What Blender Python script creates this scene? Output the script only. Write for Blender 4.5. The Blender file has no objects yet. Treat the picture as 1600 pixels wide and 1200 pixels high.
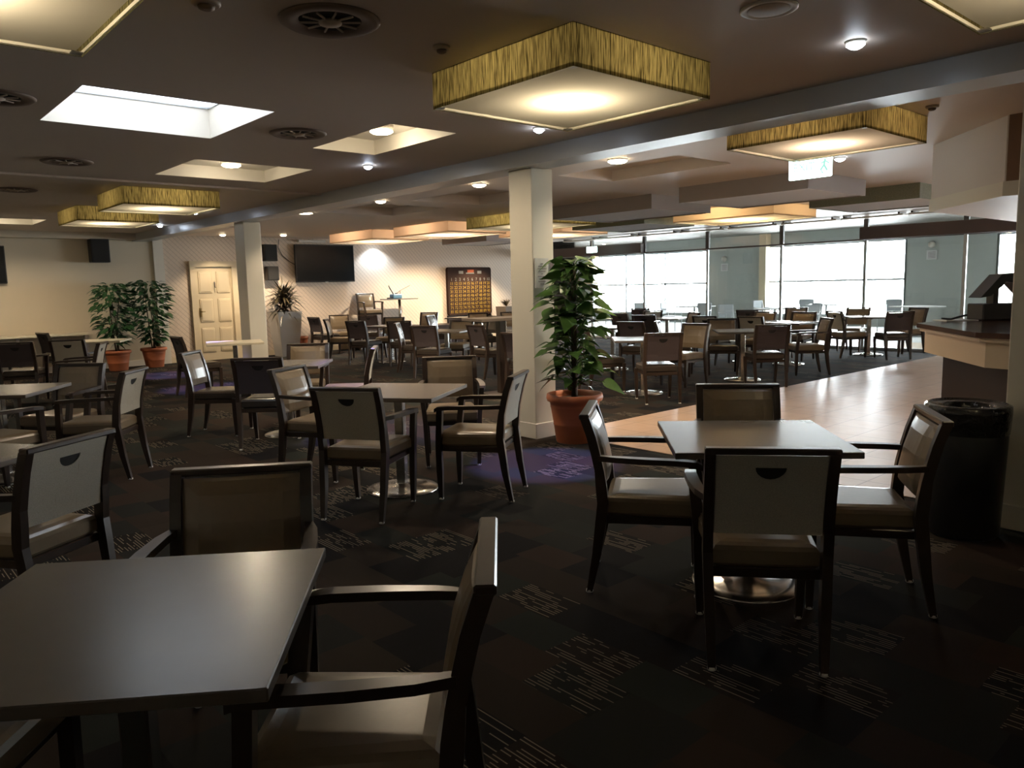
import bpy, bmesh, math, random
from mathutils import Vector, Matrix
random.seed(7)
C = bpy.context.scene.collection
sc = bpy.context.scene
R = math.radians

# ------------------------------------------------------------------ camera
F_PX, PITCH, ROLL, YAW, EYE = 1205.84, 0.12675, -0.0238128, -0.727318, 1.4875
cam_d = bpy.data.cameras.new('camera'); cam = bpy.data.objects.new('camera', cam_d); C.objects.link(cam)
cam_d.sensor_fit = 'HORIZONTAL'; cam_d.sensor_width = 36.0; cam_d.lens = 36.0 * F_PX / 1600.0
cam_d.clip_start = 0.05; cam_d.clip_end = 200
def cam_axes():
    cp, sp, c, s = math.cos(PITCH), math.sin(PITCH), math.cos(ROLL), math.sin(ROLL)
    B = Vector((math.cos(YAW), -math.sin(YAW), 0)); A = Vector((math.sin(YAW), math.cos(YAW), 0))
    M = Matrix((B, A, Vector((0, 0, 1))))
    fw = Vector((0, cp, -sp)); u0 = Vector((0, sp, cp)); r0 = Vector((1, 0, 0))
    return M @ (c*r0 + s*u0), M @ (-s*r0 + c*u0), M @ fw
_r, _u, _f = cam_axes()
cam.matrix_world = Matrix(((_r.x, _u.x, -_f.x, 0), (_r.y, _u.y, -_f.y, 0), (_r.z, _u.z, -_f.z, EYE), (0, 0, 0, 1)))
sc.camera = cam

# ------------------------------------------------------------------ world and exposure
w = bpy.data.worlds.new('World'); sc.world = w; w.use_nodes = True
nt = w.node_tree; nt.nodes.clear()
wo = nt.nodes.new('ShaderNodeOutputWorld'); bg = nt.nodes.new('ShaderNodeBackground')
bg.inputs[0].default_value = (0.96, 0.97, 1.0, 1); bg.inputs[1].default_value = 40.0
nt.links.new(bg.outputs[0], wo.inputs[0])
sc.view_settings.view_transform = 'Standard'; sc.view_settings.look = 'None'
sc.view_settings.gamma = 1; sc.view_settings.use_curve_mapping = False
sc.view_settings.exposure = 0.0

CEIL = 2.724
LAMP_W = 20.0       # box pendants
SPOT_W = 380.0

def area_portal(name, loc, rot, sx, sy):
    l = bpy.data.lights.new(name, 'AREA'); l.shape = 'RECTANGLE'; l.size = sx; l.size_y = sy
    l.cycles.is_portal = True
    o = bpy.data.objects.new(name, l); o.location = loc; o.rotation_euler = rot; C.objects.link(o); o['kind'] = 'helper'
    return o

# ------------------------------------------------------------------ materials
def mat(name, col, rough=0.5, metal=0.0, noise=0.0, nscale=20, spec=0.5, coat=0.0, emit=None, estr=0, bump=0.0):
    m = bpy.data.materials.new(name); m.use_nodes = True
    n = m.node_tree; b = n.nodes['Principled BSDF']
    b.inputs['Base Color'].default_value = (*col, 1); b.inputs['Roughness'].default_value = rough
    b.inputs['Metallic'].default_value = metal; b.inputs['Specular IOR Level'].default_value = spec
    b.inputs['Coat Weight'].default_value = coat
    if emit:
        b.inputs['Emission Color'].default_value = (*emit, 1); b.inputs['Emission Strength'].default_value = estr
    if noise or bump:
        tc = n.nodes.new('ShaderNodeTexCoord'); tx = n.nodes.new('ShaderNodeTexNoise')
        tx.inputs['Scale'].default_value = nscale; tx.inputs['Detail'].default_value = 4
        n.links.new(tc.outputs['Object'], tx.inputs['Vector'])
        if noise:
            mx = n.nodes.new('ShaderNodeMix'); mx.data_type = 'RGBA'
            mx.inputs['A'].default_value = (*[c*(1-noise) for c in col], 1)
            mx.inputs['B'].default_value = (*[min(1, c*(1+noise)) for c in col], 1)
            n.links.new(tx.outputs['Fac'], mx.inputs['Factor']); n.links.new(mx.outputs['Result'], b.inputs['Base Color'])
        if bump:
            bp = n.nodes.new('ShaderNodeBump'); bp.inputs['Strength'].default_value = bump; bp.inputs['Distance'].default_value = 0.01
            n.links.new(tx.outputs['Fac'], bp.inputs['Height']); n.links.new(bp.outputs['Normal'], b.inputs['Normal'])
    return m

class NT:
    """tiny node helper"""
    def __init__(s, m): s.t = m.node_tree; s.b = s.t.nodes['Principled BSDF']
    def n(s, typ, **kw):
        x = s.t.nodes.new(typ)
        for k, v in kw.items(): setattr(x, k, v)
        return x
    def l(s, a, b): s.t.links.new(a, b)
    def math(s, op, a, b=None, c=None):
        x = s.n('ShaderNodeMath', operation=op)
        for i, v in enumerate((a, b, c)):
            if v is None: continue
            if isinstance(v, (int, float)): x.inputs[i].default_value = v
            else: s.l(v, x.inputs[i])
        return x.outputs[0]
    def mix(s, f, a, b):
        x = s.n('ShaderNodeMix', data_type='RGBA')
        for k, v in (('Factor', f), ('A', a), ('B', b)):
            if isinstance(v, tuple): x.inputs[k].default_value = (*v, 1)
            elif isinstance(v, (int, float)): x.inputs[k].default_value = v
            else: s.l(v, x.inputs[k])
        return x.outputs['Result']
    def xyz(s):
        g = s.n('ShaderNodeNewGeometry'); x = s.n('ShaderNodeSeparateXYZ'); s.l(g.outputs['Position'], x.inputs[0]); return x.outputs
    def comb(s, a, b, c=0.0):
        x = s.n('ShaderNodeCombineXYZ')
        for i, v in enumerate((a, b, c)):
            if isinstance(v, (int, float)): x.inputs[i].default_value = v
            else: s.l(v, x.inputs[i])
        return x.outputs[0]
    def white(s, vec):
        x = s.n('ShaderNodeTexWhiteNoise', noise_dimensions='3D'); s.l(vec, x.inputs['Vector']); return x.outputs

def carpet_material():
    m = mat('carpet', (0.03, 0.025, 0.02), 0.95, spec=0.1); k = NT(m); p = k.xyz()
    # staggered rectangular patches, long side along x
    bx, by = 0.23, 0.34
    row = k.math('FLOOR', k.math('DIVIDE', p[0], bx))
    shift = k.math('MULTIPLY', k.white(k.comb(row, 3.3))['Value'], by)
    col = k.math('FLOOR', k.math('DIVIDE', k.math('ADD', p[1], shift), by))
    rnd = k.white(k.comb(row, col, 1.0)); rnd2 = k.white(k.comb(row, col, 5.0))
    # base colours: near-black, brown, dark teal, rust
    cr = k.n('ShaderNodeValToRGB'); cr.color_ramp.interpolation = 'CONSTANT'
    els = cr.color_ramp.elements
    els[0].position = 0; els[0].color = (0.022, 0.015, 0.011, 1)
    els[1].position = 0.25; els[1].color = (0.027, 0.0165, 0.012, 1)
    for pos, c in ((0.45, (0.014, 0.014, 0.0125, 1)), (0.62, (0.007, 0.006, 0.0065, 1)), (0.80, (0.025, 0.018, 0.013, 1)), (0.9, (0.016, 0.018, 0.015, 1))):
        e = els.new(pos); e.color = c
    k.l(rnd['Value'], cr.inputs[0])
    # fine streaks along y, only in some patches
    lx = k.math('FLOOR', k.math('DIVIDE', p[0], 0.017))
    ln = k.white(k.comb(lx, col, 9.0))['Value']
    off = k.math('MULTIPLY', ln, 7.0)
    dash = k.n('ShaderNodeTexNoise', noise_dimensions='2D'); dash.inputs['Scale'].default_value = 1.0; dash.inputs['Detail'].default_value = 1
    k.l(k.comb(k.math('MULTIPLY', ln, 911.0), k.math('MULTIPLY', k.math('ADD', p[1], off), 7.0)), dash.inputs['Vector'])
    inline = k.math('LESS_THAN', k.math('FRACT', k.math('DIVIDE', p[0], 0.017)), 0.27)
    d = k.math('GREATER_THAN', dash.outputs['Fac'], 0.49)
    patch = k.math('GREATER_THAN', rnd2['Value'], 0.79)
    f = k.math('MULTIPLY', k.math('MULTIPLY', inline, d), patch)
    streak = k.mix(rnd2['Value'], (0.06, 0.055, 0.042), (0.22, 0.18, 0.13))
    dk = k.mix(k.math('MULTIPLY', patch, 0.6), cr.outputs[0], (0.004, 0.0038, 0.004))
    k.l(k.mix(f, dk, streak), k.b.inputs['Base Color'])
    return m

def tile_material():
    m = mat('floor_tile', (0.42, 0.29, 0.2), 0.28, spec=0.22); k = NT(m); p = k.xyz()
    br = k.n('ShaderNodeTexBrick', offset=0.0); br.inputs['Scale'].default_value = 1.0
    br.inputs['Brick Width'].default_value = 0.4; br.inputs['Row Height'].default_value = 0.4; br.inputs['Mortar Size'].default_value = 0.004
    br.inputs['Color1'].default_value = (0.44, 0.30, 0.21, 1); br.inputs['Color2'].default_value = (0.40, 0.275, 0.19, 1); br.inputs['Mortar'].default_value = (0.20, 0.14, 0.10, 1)
    k.l(k.comb(p[0], p[1]), br.inputs['Vector']); k.l(br.outputs['Color'], k.b.inputs['Base Color'])
    nz = k.n('ShaderNodeTexNoise'); nz.inputs['Scale'].default_value = 6; g = k.n('ShaderNodeNewGeometry'); k.l(g.outputs['Position'], nz.inputs['Vector'])
    k.l(k.math('ADD', k.math('MULTIPLY', nz.outputs['Fac'], 0.16), 0.26), k.b.inputs['Roughness'])
    return m

def trellis_wallpaper():
    m = mat('trellis_wallpaper', (0.66, 0.55, 0.44), 0.6); k = NT(m); p = k.xyz()
    def line(u, per, wd):
        fr = k.math('FRACT', k.math('DIVIDE', u, per)); return k.math('LESS_THAN', fr, wd)
    a = line(k.math('ADD', p[0], p[2]), 0.11, 0.10)
    b = line(k.math('SUBTRACT', k.math('MULTIPLY', p[0], 1.0), p[2]), 0.11, 0.07)
    bb = k.math('MULTIPLY', b, 0.22)
    k.l(k.mix(k.math('MAXIMUM', k.math('MULTIPLY', a, 0.62), bb), (0.68, 0.56, 0.45), (0.22, 0.175, 0.14)), k.b.inputs['Base Color'])
    return m

def grass_cloth():
    """stringy woven shade fabric: vertical threads, lets light through"""
    m = bpy.data.materials.new('woven_shade_fabric'); m.use_nodes = True; t = m.node_tree; t.nodes.clear()
    N = lambda x: t.nodes.new(x)
    out = N('ShaderNodeOutputMaterial'); df = N('ShaderNodeBsdfDiffuse'); tr = N('ShaderNodeBsdfTranslucent'); mx = N('ShaderNodeMixShader')
    g = N('ShaderNodeTexCoord'); mp = N('ShaderNodeMapping'); mp.inputs['Scale'].default_value = (1, 1, 0.045)
    nz = N('ShaderNodeTexNoise'); nz.inputs['Scale'].default_value = 210; nz.inputs['Detail'].default_value = 3
    cr = N('ShaderNodeValToRGB'); cr.color_ramp.elements[0].position = 0.36; cr.color_ramp.elements[0].color = (0.05, 0.038, 0.012, 1)
    cr.color_ramp.elements[1].position = 0.62; cr.color_ramp.elements[1].color = (0.33, 0.26, 0.10, 1)
    t.links.new(g.outputs['Object'], mp.inputs[0]); t.links.new(mp.outputs[0], nz.inputs['Vector']); t.links.new(nz.outputs['Fac'], cr.inputs[0])
    for s in (df, tr): t.links.new(cr.outputs[0], s.inputs[0]); 
    mx.inputs[0].default_value = 0.7
    t.links.new(df.outputs[0], mx.inputs[1]); t.links.new(tr.outputs[0], mx.inputs[2]); t.links.new(mx.outputs[0], out.inputs[0])
    return m

def diffuser(name, col, f=0.5):
    m = bpy.data.materials.new(name); m.use_nodes = True; t = m.node_tree; t.nodes.clear()
    N = lambda x: t.nodes.new(x)
    out = N('ShaderNodeOutputMaterial'); df = N('ShaderNodeBsdfDiffuse'); tr = N('ShaderNodeBsdfTranslucent'); mx = N('ShaderNodeMixShader')
    for s in (df, tr): s.inputs[0].default_value = (*col, 1)
    mx.inputs[0].default_value = f
    t.links.new(df.outputs[0], mx.inputs[1]); t.links.new(tr.outputs[0], mx.inputs[2]); t.links.new(mx.outputs[0], out.inputs[0])
    return m

def glass(name, tint=(0.95, 0.97, 0.97), refl=0.10):
    m = bpy.data.materials.new(name); m.use_nodes = True; t = m.node_tree; t.nodes.clear()
    N = lambda x: t.nodes.new(x)
    out = N('ShaderNodeOutputMaterial'); a = N('ShaderNodeBsdfTransparent'); b = N('ShaderNodeBsdfGlossy'); mx = N('ShaderNodeMixShader'); fr = N('ShaderNodeFresnel')
    fr.inputs[0].default_value = 1.45
    a.inputs[0].default_value = (*tint, 1); b.inputs['Roughness'].default_value = 0.02
    t.links.new(fr.outputs[0], mx.inputs[0])
    t.links.new(a.outputs[0], mx.inputs[1]); t.links.new(b.outputs[0], mx.inputs[2]); t.links.new(mx.outputs[0], out.inputs[0])
    return m

def emitter(name, col, s):
    m = bpy.data.materials.new(name); m.use_nodes = True; t = m.node_tree; t.nodes.clear()
    out = t.nodes.new('ShaderNodeOutputMaterial'); e = t.nodes.new('ShaderNodeEmission')
    e.inputs[0].default_value = (*col, 1); e.inputs[1].default_value = s; t.links.new(e.outputs[0], out.inputs[0]); return m

M = dict(
    carpet=carpet_material(), tile=tile_material(), wallpaper=trellis_wallpaper(), shade=grass_cloth(),
    cream=mat('cream_paint', (0.62, 0.54, 0.41), 0.6, noise=0.03, nscale=2),
    white=mat('off_white_paint', (0.72, 0.68, 0.60), 0.45),
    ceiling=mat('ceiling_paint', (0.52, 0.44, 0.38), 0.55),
    ceiling_far=mat('ceiling_paint_glare_lightened', (0.76, 0.67, 0.60), 0.5),  # far ceiling colour lightened to carry the veiling window glare
    beam=mat('beam_gloss_paint', (0.42, 0.42, 0.42), 0.3),
    column=mat('column_paint', (0.68, 0.64, 0.54), 0.4),
    grey=mat('grey_green_paint', (0.40, 0.43, 0.41), 0.6),
    dark=mat('dark_wall', (0.10, 0.085, 0.07), 0.8),
    wood=mat('dark_stained_wood', (0.035, 0.022, 0.016), 0.28, noise=0.25, nscale=30),
    leather=mat('tan_vinyl', (0.20, 0.15, 0.095), 0.29, noise=0.08, nscale=40, bump=0.03),
    darkleather=mat('dark_brown_vinyl', (0.045, 0.034, 0.027), 0.26, bump=0.03, nscale=40), greyleather=mat('grey_brown_vinyl', (0.13, 0.115, 0.10), 0.27, bump=0.03, nscale=40),
    weave=mat('speckled_grey_fabric', (0.42, 0.39, 0.33), 0.85, noise=0.35, nscale=260),
    shadedweave=mat('shaded_plum_fabric', (0.055, 0.04, 0.042), 0.8, noise=0.3, nscale=260),  # darker copy of the back fabric; backlit shade put into the colour
    black=mat('black_plastic', (0.012, 0.012, 0.013), 0.35),
    hole=mat('dark_recess', (0.01, 0.009, 0.008), 0.8),
    glide=mat('white_glide', (0.7, 0.68, 0.64), 0.5),
    laminate=mat('taupe_laminate', (0.155, 0.142, 0.128), 0.27, noise=0.05, nscale=8, bump=0.02),
    creamtop=mat('cream_laminate', (0.66, 0.60, 0.46), 0.35),
    tanedge=mat('laminate_edge', (0.10, 0.08, 0.065), 0.35),
    steel=mat('brushed_steel', (0.62, 0.60, 0.57), 0.22, metal=1.0),
    silver=mat('silver_mullion', (0.45, 0.48, 0.5), 0.35, metal=0.6),  # on the partition posts this silver stands in for backlight glare
    bronze=mat('bronze_frame', (0.07, 0.055, 0.05), 0.4),
    pelmet=mat('brown_pelmet', (0.085, 0.06, 0.055), 0.5),
    terracotta=mat('terracotta', (0.42, 0.13, 0.055), 0.55, noise=0.12, nscale=9),
    soil=mat('soil', (0.03, 0.02, 0.012), 0.95),
    leaf=mat('leaf_green', (0.06, 0.13, 0.03), 0.26, noise=0.35, nscale=7),
    leafd=mat('leaf_dark_green', (0.035, 0.10, 0.035), 0.3, noise=0.35, nscale=7),
    cordy=mat('cordyline_leaf', (0.045, 0.034, 0.017), 0.35, noise=0.7, nscale=8),
    bark=mat('bark', (0.07, 0.045, 0.025), 0.9, noise=0.3),
    planter=mat('grey_planter', (0.42, 0.41, 0.40), 0.4, noise=0.06, nscale=4),
    barwood=mat('polished_bar_top', (0.07, 0.03, 0.02), 0.12, noise=0.3, nscale=9),
    barcream=mat('cream_fascia', (0.60, 0.48, 0.34), 0.45),
    barbody=mat('dark_brown_panel', (0.016, 0.009, 0.008), 0.5, spec=.25),
    brownwall=mat('brown_paint', (0.20, 0.11, 0.065), 0.6),
    doorp=mat('cream_door_paint', (0.62, 0.52, 0.36), 0.45),
    brass=mat('dull_brass', (0.30, 0.22, 0.10), 0.35, metal=1.0),
    vent=mat('aged_vent_metal', (0.16, 0.11, 0.085), 0.5),
    ventc=mat('pale_vent_cone', (0.42, 0.34, 0.27), 0.5),
    plastic=mat('white_plastic', (0.66, 0.62, 0.56), 0.4),
    paper=mat('notice_paper', (0.60, 0.60, 0.60), 0.7),
    print=mat('printed_ink', (0.16, 0.12, 0.13), 0.7),
    diff=diffuser('lamp_diffuser', (0.66, 0.62, 0.53), 0.72),
    diffoff=diffuser('unlit_diffuser', (0.80, 0.76, 0.74), 0.2),
    plainshade=mat('plain_grey_shade', (0.36, 0.32, 0.30), 0.8),
    peachshade=diffuser('peach_shade_fabric', (0.50, 0.38, 0.27), 0.4),
    absorber_plate=mat('added_absorber_board', (0.13, 0.11, 0.09), 0.9), lining=diffuser('pale_shade_lining', (0.90, 0.84, 0.68), 0.3),
    greenshade=mat('green_grey_woven_shade', (0.24, 0.26, 0.19), 0.8, noise=0.4, nscale=60),
    sky=diffuser("opal_skylight", (0.20, 0.215, 0.235), 0.6),
    glass=glass('clear_glass'),
    warm=emitter('warm_lamp_face', (1.0, 0.80, 0.52), 30), cold=emitter('cold_lamp_face', (0.8, 0.9, 1.0), 40), cool=emitter('cool_lamp_face', (0.75, 0.85, 1.0), 40),
    exitm=emitter('exit_sign_face', (0.72, 1.0, 0.93), 6.0), exitg=emitter('exit_sign_green', (0.45, 0.95, 0.8), 1.0),
    orange=mat('orange_print', (0.26, 0.07, 0.035), 0.8, spec=.1), amber=mat('amber_numerals', (0.27, 0.175, 0.03), 0.8, spec=.1),
    greynum=mat('grey_numerals', (0.17, 0.165, 0.155), 0.8, spec=.1), brownboard=mat('number_board_panel', (0.03, 0.016, 0.012), 0.8, spec=.1),
    blue=mat('blue_plastic', (0.08, 0.19, 0.30), 0.4), paleblue=mat('pale_terrace_plastic', (0.42, 0.46, 0.48), 0.5),
)

# ------------------------------------------------------------------ mesh helpers
def bmn(): return bmesh.new()
def box(bm, x0, x1, y0, y1, z0, z1, mi=0, bev=0.0, mtx=None, seg=1):
    r = bmesh.ops.create_cube(bm, size=1.0)
    vs = r['verts']
    for v in vs:
        v.co = Vector(((x0+x1)/2 + v.co.x*(x1-x0), (y0+y1)/2 + v.co.y*(y1-y0), (z0+z1)/2 + v.co.z*(z1-z0)))
    fs = list({f for v in vs for f in v.link_faces})
    for f in fs: f.material_index = mi
    if bev:
        es = list({e for v in vs for e in v.link_edges})
        rr = bmesh.ops.bevel(bm, geom=es, offset=bev, segments=seg, affect='EDGES', profile=0.5)
        vs = list({v for f in rr['faces'] for v in f.verts} | {v for v in vs if v.is_valid})
        for f in rr['faces']: f.material_index = mi
    if mtx is not None:
        for v in vs: v.co = mtx @ v.co
    return vs
def loft(bm, rings, mi=0, cap=True, smooth=False, closed=True):
    vr = [[bm.verts.new(p) for p in ring] for ring in rings]
    n = len(rings[0])
    for a, b in zip(vr, vr[1:]):
        for i in range(n if closed else n-1):
            j = (i+1) % n
            f = bm.faces.new((a[i], a[j], b[j], b[i])); f.material_index = mi; f.smooth = smooth
    if cap:
        f = bm.faces.new(list(reversed(vr[0]))); f.material_index = mi
        f = bm.faces.new(vr[-1]); f.material_index = mi
    return vr
def lathe(bm, prof, cx=0, cy=0, seg=32, mi=0, smooth=True, cap=True):
    rings = [[(cx + r*math.cos(2*math.pi*i/seg), cy + r*math.sin(2*math.pi*i/seg), z) for i in range(seg)] for r, z in prof]
    return loft(bm, rings, mi, cap, smooth)
def tube(bm, pts, r, seg=8, mi=0, smooth=True):
    pts = [Vector(p) for p in pts]; rings = []
    rs = r if isinstance(r, (list, tuple)) else [r]*len(pts)
    for i, p in enumerate(pts):
        d = (pts[min(i+1, len(pts)-1)] - pts[max(i-1, 0)]).normalized()
        a = d.cross(Vector((0, 0, 1)));
        if a.length < 1e-3: a = Vector((1, 0, 0))
        a.normalize(); b = d.cross(a)
        rings.append([p + rs[i]*(a*math.cos(2*math.pi*k/seg) + b*math.sin(2*math.pi*k/seg)) for k in range(seg)])
    loft(bm, rings, mi, True, smooth)
def prism(bm, poly, z0, z1, mi=0):
    loft(bm, [[(x, y, z0) for x, y in poly], [(x, y, z1) for x, y in poly]], mi)
def fix(bm): bmesh.ops.recalc_face_normals(bm, faces=bm.faces)

def obj(name, bm, mats, parent=None, loc=None, label=None, recalc=True):
    if recalc: fix(bm)
    me = bpy.data.meshes.new(name); bm.to_mesh(me); bm.free()
    for m in (mats if isinstance(mats, (list, tuple)) else [mats]): me.materials.append(m)
    o = bpy.data.objects.new(name, me); C.objects.link(o)
    if parent is not None: o.parent = parent
    if loc is not None: o.location = loc
    if label: o['label'] = label
    return o
def thing(name, label, cat, loc=(0, 0, 0), rz=0.0, group=None):
    o = bpy.data.objects.new(name, None); C.objects.link(o); o.empty_display_size = 0.1
    o.location = loc; o.rotation_euler = (0, 0, rz); o['label'] = label; o['category'] = cat
    if group: o['group'] = group
    return o
def tag(o, label, cat, group=None):
    o['label'] = label; o['category'] = cat
    if group: o['group'] = group
    return o
def struct(name, bm, m, parent=None, label=None):
    o = obj(name, bm, m, parent)
    if parent is None: o['kind'] = 'structure'
    if label: o['label'] = label
    return o
def text_into(bm, s, size, mtx, mi=0, depth=0.0, align='CENTER'):
    """lettering as mesh faces, placed by mtx (text lies in its local xy)"""
    cu = bpy.data.curves.new('lettering', 'FONT'); cu.body = s; cu.size = size; cu.align_x = align; cu.align_y = 'CENTER'; cu.extrude = depth
    cu.resolution_u = 3
    o = bpy.data.objects.new('lettering', cu); C.objects.link(o)
    dg = bpy.context.evaluated_depsgraph_get(); me = o.evaluated_get(dg).to_mesh()
    vs = [bm.verts.new(mtx @ v.co) for v in me.vertices]
    for p in me.polygons:
        try: f = bm.faces.new([vs[i] for i in p.vertices]); f.material_index = mi
        except ValueError: pass
    o.evaluated_get(dg).to_mesh_clear(); bpy.data.objects.remove(o); bpy.data.curves.remove(cu)

# ------------------------------------------------------------------ shell
X0, X1, Y0, Y1 = -3.2, 16.2, -3.2, 17.3
TX, TY = 5.38, 5.42         # corner of the tiled walkway
bm = bmn()
for a in ((X0, TX, Y0, Y1), (TX, X1, TY, Y1)):
    vs = [bm.verts.new(p) for p in ((a[0], a[2], 0), (a[1], a[2], 0), (a[1], a[3], 0), (a[0], a[3], 0))]; bm.faces.new(vs)
bmesh.ops.remove_doubles(bm, verts=bm.verts, dist=1e-4)
fl = struct('floor', bm, M['carpet'])
bm = bmn(); box(bm, TX, X1, Y0, TY, -0.05, 0.004); struct('floor_tiles', bm, M['tile'])
bm = bmn(); box(bm, X1-0.02, 24.3, 1.0, 22.6, -0.06, 0.0); struct('floor_terrace', bm, M['grey'])
bm = bmn(); box(bm, 16.3, 18.2, 1.0, 22.4, 0, .01); struct('floor_terrace_sunlit_strip', bm, M['barcream'])  # cream colour stands in for sunlight falling on the terrace floor

holes = [  # x0,x1,y0,y1, depth, material
    (1.3, 2.5, 5.22, 6.4, 0.42, 'sky'), (3.37, 4.0, 5.1, 6.34, 0.13, 'c'), (2.75, 3.95, 7.45, 8.6, 0.13, 'c'),
    (6.45, 7.4, 4.72, 6.38, 0.13, 'f'), (6.45, 7.7, 7.75, 9.3, 0.13, 'f'),
    (6.2, 7.5, 9.9, 11.4, 0.13, 'f'), (1.9, 2.9, 14.5, 15.6, 0.13, 'c')]
def ceiling_piece(name, xa, xb, ya, yb, m):
    hs = [h for h in holes if h[0] >= xa-1e-6 and h[1] <= xb+1e-6]
    xs = sorted({xa, xb, *[h[0] for h in hs], *[h[1] for h in hs]}); ys = sorted({ya, yb, *[h[2] for h in hs], *[h[3] for h in hs]})
    bm = bmn()
    for i in range(len(xs)-1):
        for j in range(len(ys)-1):
            cx, cy = (xs[i]+xs[i+1])/2, (ys[j]+ys[j+1])/2
            if any(h[0] < cx < h[1] and h[2] < cy < h[3] for h in hs): continue
            vs = [bm.verts.new(p) for p in ((xs[i], ys[j], CEIL), (xs[i], ys[j+1], CEIL), (xs[i+1], ys[j+1], CEIL), (xs[i+1], ys[j], CEIL))]
            bm.faces.new(vs)
    bmesh.ops.remove_doubles(bm, verts=bm.verts, dist=1e-4)
    o = obj(name, bm, m, recalc=False); o['kind'] = 'structure'
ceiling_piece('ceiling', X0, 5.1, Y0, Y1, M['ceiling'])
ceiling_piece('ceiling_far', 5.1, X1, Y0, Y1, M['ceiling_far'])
bm = bmn(); box(bm, X0-.1, 1.2, Y0-.1, Y1+.1, 3.2, 3.3); box(bm, 2.6, X1, Y0-.1, Y1+.1, 3.2, 3.3)
box(bm, 1.2, 2.6, Y0-.1, 5.12, 3.2, 3.3); box(bm, 1.2, 2.6, 6.5, Y1+.1, 3.2, 3.3); struct('roof', bm, M['dark'])
n = 0
for h in holes:
    x0, x1, y0, y1, d, t = h; n += 1
    n = 14 if n == 7 else n
    bm = bmn(); z1 = CEIL + d
    ring = [(x0, y0), (x1, y0), (x1, y1), (x0, y1)]
    zt = 3.2 if t == 'sky' else z1
    loft(bm, [[(x, y, CEIL) for x, y in ring], [(x, y, zt) for x, y in ring]], cap=False)
    if t != 'sky':
        vs = [bm.verts.new((x, y, z1)) for x, y in ring]; bm.faces.new(list(reversed(vs)))
    # lip that gives the opening some thickness
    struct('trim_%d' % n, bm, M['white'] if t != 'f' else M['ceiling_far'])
    if t == 'sky':
        bm = bmn(); bm.faces.new([bm.verts.new(p) for p in ((x0, y0, CEIL+.24), (x1, y0, CEIL+.24), (x1, y1, CEIL+.24), (x0, y1, CEIL+.24))])
        o = struct('window_1', bm, M['sky'], label='opal pane of the roof light')
        bm = bmn(); e_ = .012
        for q in ((x0, x0+e_, y0, y1), (x1-e_, x1, y0, y1), (x0+e_, x1-e_, y0, y0+e_), (x0+e_, x1-e_, y1-e_, y1)): box(bm, *q, CEIL+.225, CEIL+.239)
        obj('window_frame', bm, M['silver'], o)
        area_portal('roof_light_portal', ((x0+x1)/2, (y0+y1)/2, 3.3), (0, 0, 0), x1-x0, y1-y0)
# shallow shadow groove across the near ceiling
bm = bmn(); box(bm, X0, 4.97, 9.18, 9.26, CEIL-0.022, CEIL); struct('trim_8', bm, M['ceiling'])

bm = bmn(); box(bm, X0-.1, X0, Y0, Y1, 0, 3.2); struct('wall_west', bm, M['cream'])
bm = bmn(); box(bm, X0, 24.3, Y0-.1, Y0, 0, 3.2); struct('wall_south', bm, M['cream'])
bm = bmn(); box(bm, X0, 5.42, Y1, Y1+.1, 0, 3.2); struct('wall_north_cream', bm, M['cream'])
bm = bmn(); box(bm, 5.42, X1+.1, Y1, Y1+.1, 0, 3.2); struct('wall_north_trellis', bm, M['wallpaper'])
bm = bmn(); box(bm, X0, 5.42, 17.02, Y1, 2.60, CEIL); struct('trim_9', bm, M['cream'])
bm = bmn(); box(bm, 5.36, 5.56, Y1-.05, Y1, 0, CEIL); struct('trim_10', bm, M['white'])
bm = bmn(); box(bm, 5.56, 6.05, Y1-.015, Y1, 0, .12); box(bm, 7.15, X1, Y1-.015, Y1, 0, .12); struct('baseboard_north', bm, M['doorp'])
bm = bmn(); box(bm, X0, 5.36, Y1-.015, Y1, 0, .12); struct('baseboard_cream', bm, M['white'])
# beam and columns
bm = bmn(); box(bm, 4.97, 5.28, Y0, Y1, 2.577, 2.80); struct('beam', bm, M['beam'])
def column(name, x0, x1, y0, y1):
    bm = bmn(); box(bm, x0, x1, y0, y1, 0, 2.58, bev=.006); o = struct(name, bm, M['column'])
    bm = bmn(); box(bm, x0-.014, x1+.014, y0-.014, y1+.014, 0, .15, bev=.004); b = obj('baseboard', bm, M['white'], o)
    return o
column('column', 5.08, 5.36, 5.37, 5.69); column('column', 5.08, 5.36, 11.94, 12.3); column('column', 5.08, 5.36, 1.08, 1.40)

# door in the trellis wall
bm = bmn(); box(bm, 6.08, 6.2, 17.24, 17.3, 0, 2.18); box(bm, 7.0, 7.12, 17.24, 17.3, 0, 2.18); box(bm, 6.2, 7.0, 17.24, 17.3, 2.06, 2.18)
door = thing('door_1', 'cream six-panel timber door in the trellis-papered wall', 'door', (0, 0, 0)); door['kind'] = 'structure'
obj('door_frame', bm, M['doorp'], door)
bm = bmn(); box(bm, 6.2, 7.0, 17.28, 17.3, 0, 2.06)
for cx in (6.4, 6.8):
    for z0, z1 in ((.18, .72), (.84, 1.36), (1.48, 1.96)):
        box(bm, cx-.15, cx+.15, 17.268, 17.285, z0, z1, bev=.012); box(bm, cx-.115, cx+.115, 17.262, 17.27, z0+.035, z1-.035, bev=.003)
obj('door_leaf', bm, M['doorp'], door)
bm = bmn(); box(bm, 6.235, 6.275, 17.25, 17.28, .96, 1.16, bev=.004); tube(bm, [(6.255, 17.25, 1.08), (6.255, 17.21, 1.08), (6.34, 17.205, 1.08)], .01)
obj('door_handle', bm, M['brass'], door)
bm = bmn(); tube(bm, [(6.6, 17.265, 1.72), (6.6, 17.23, 1.70), (6.6, 17.235, 1.62), (6.605, 17.22, 1.60)], .013); obj('coat_hook', bm, M['bronze'], door)

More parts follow.
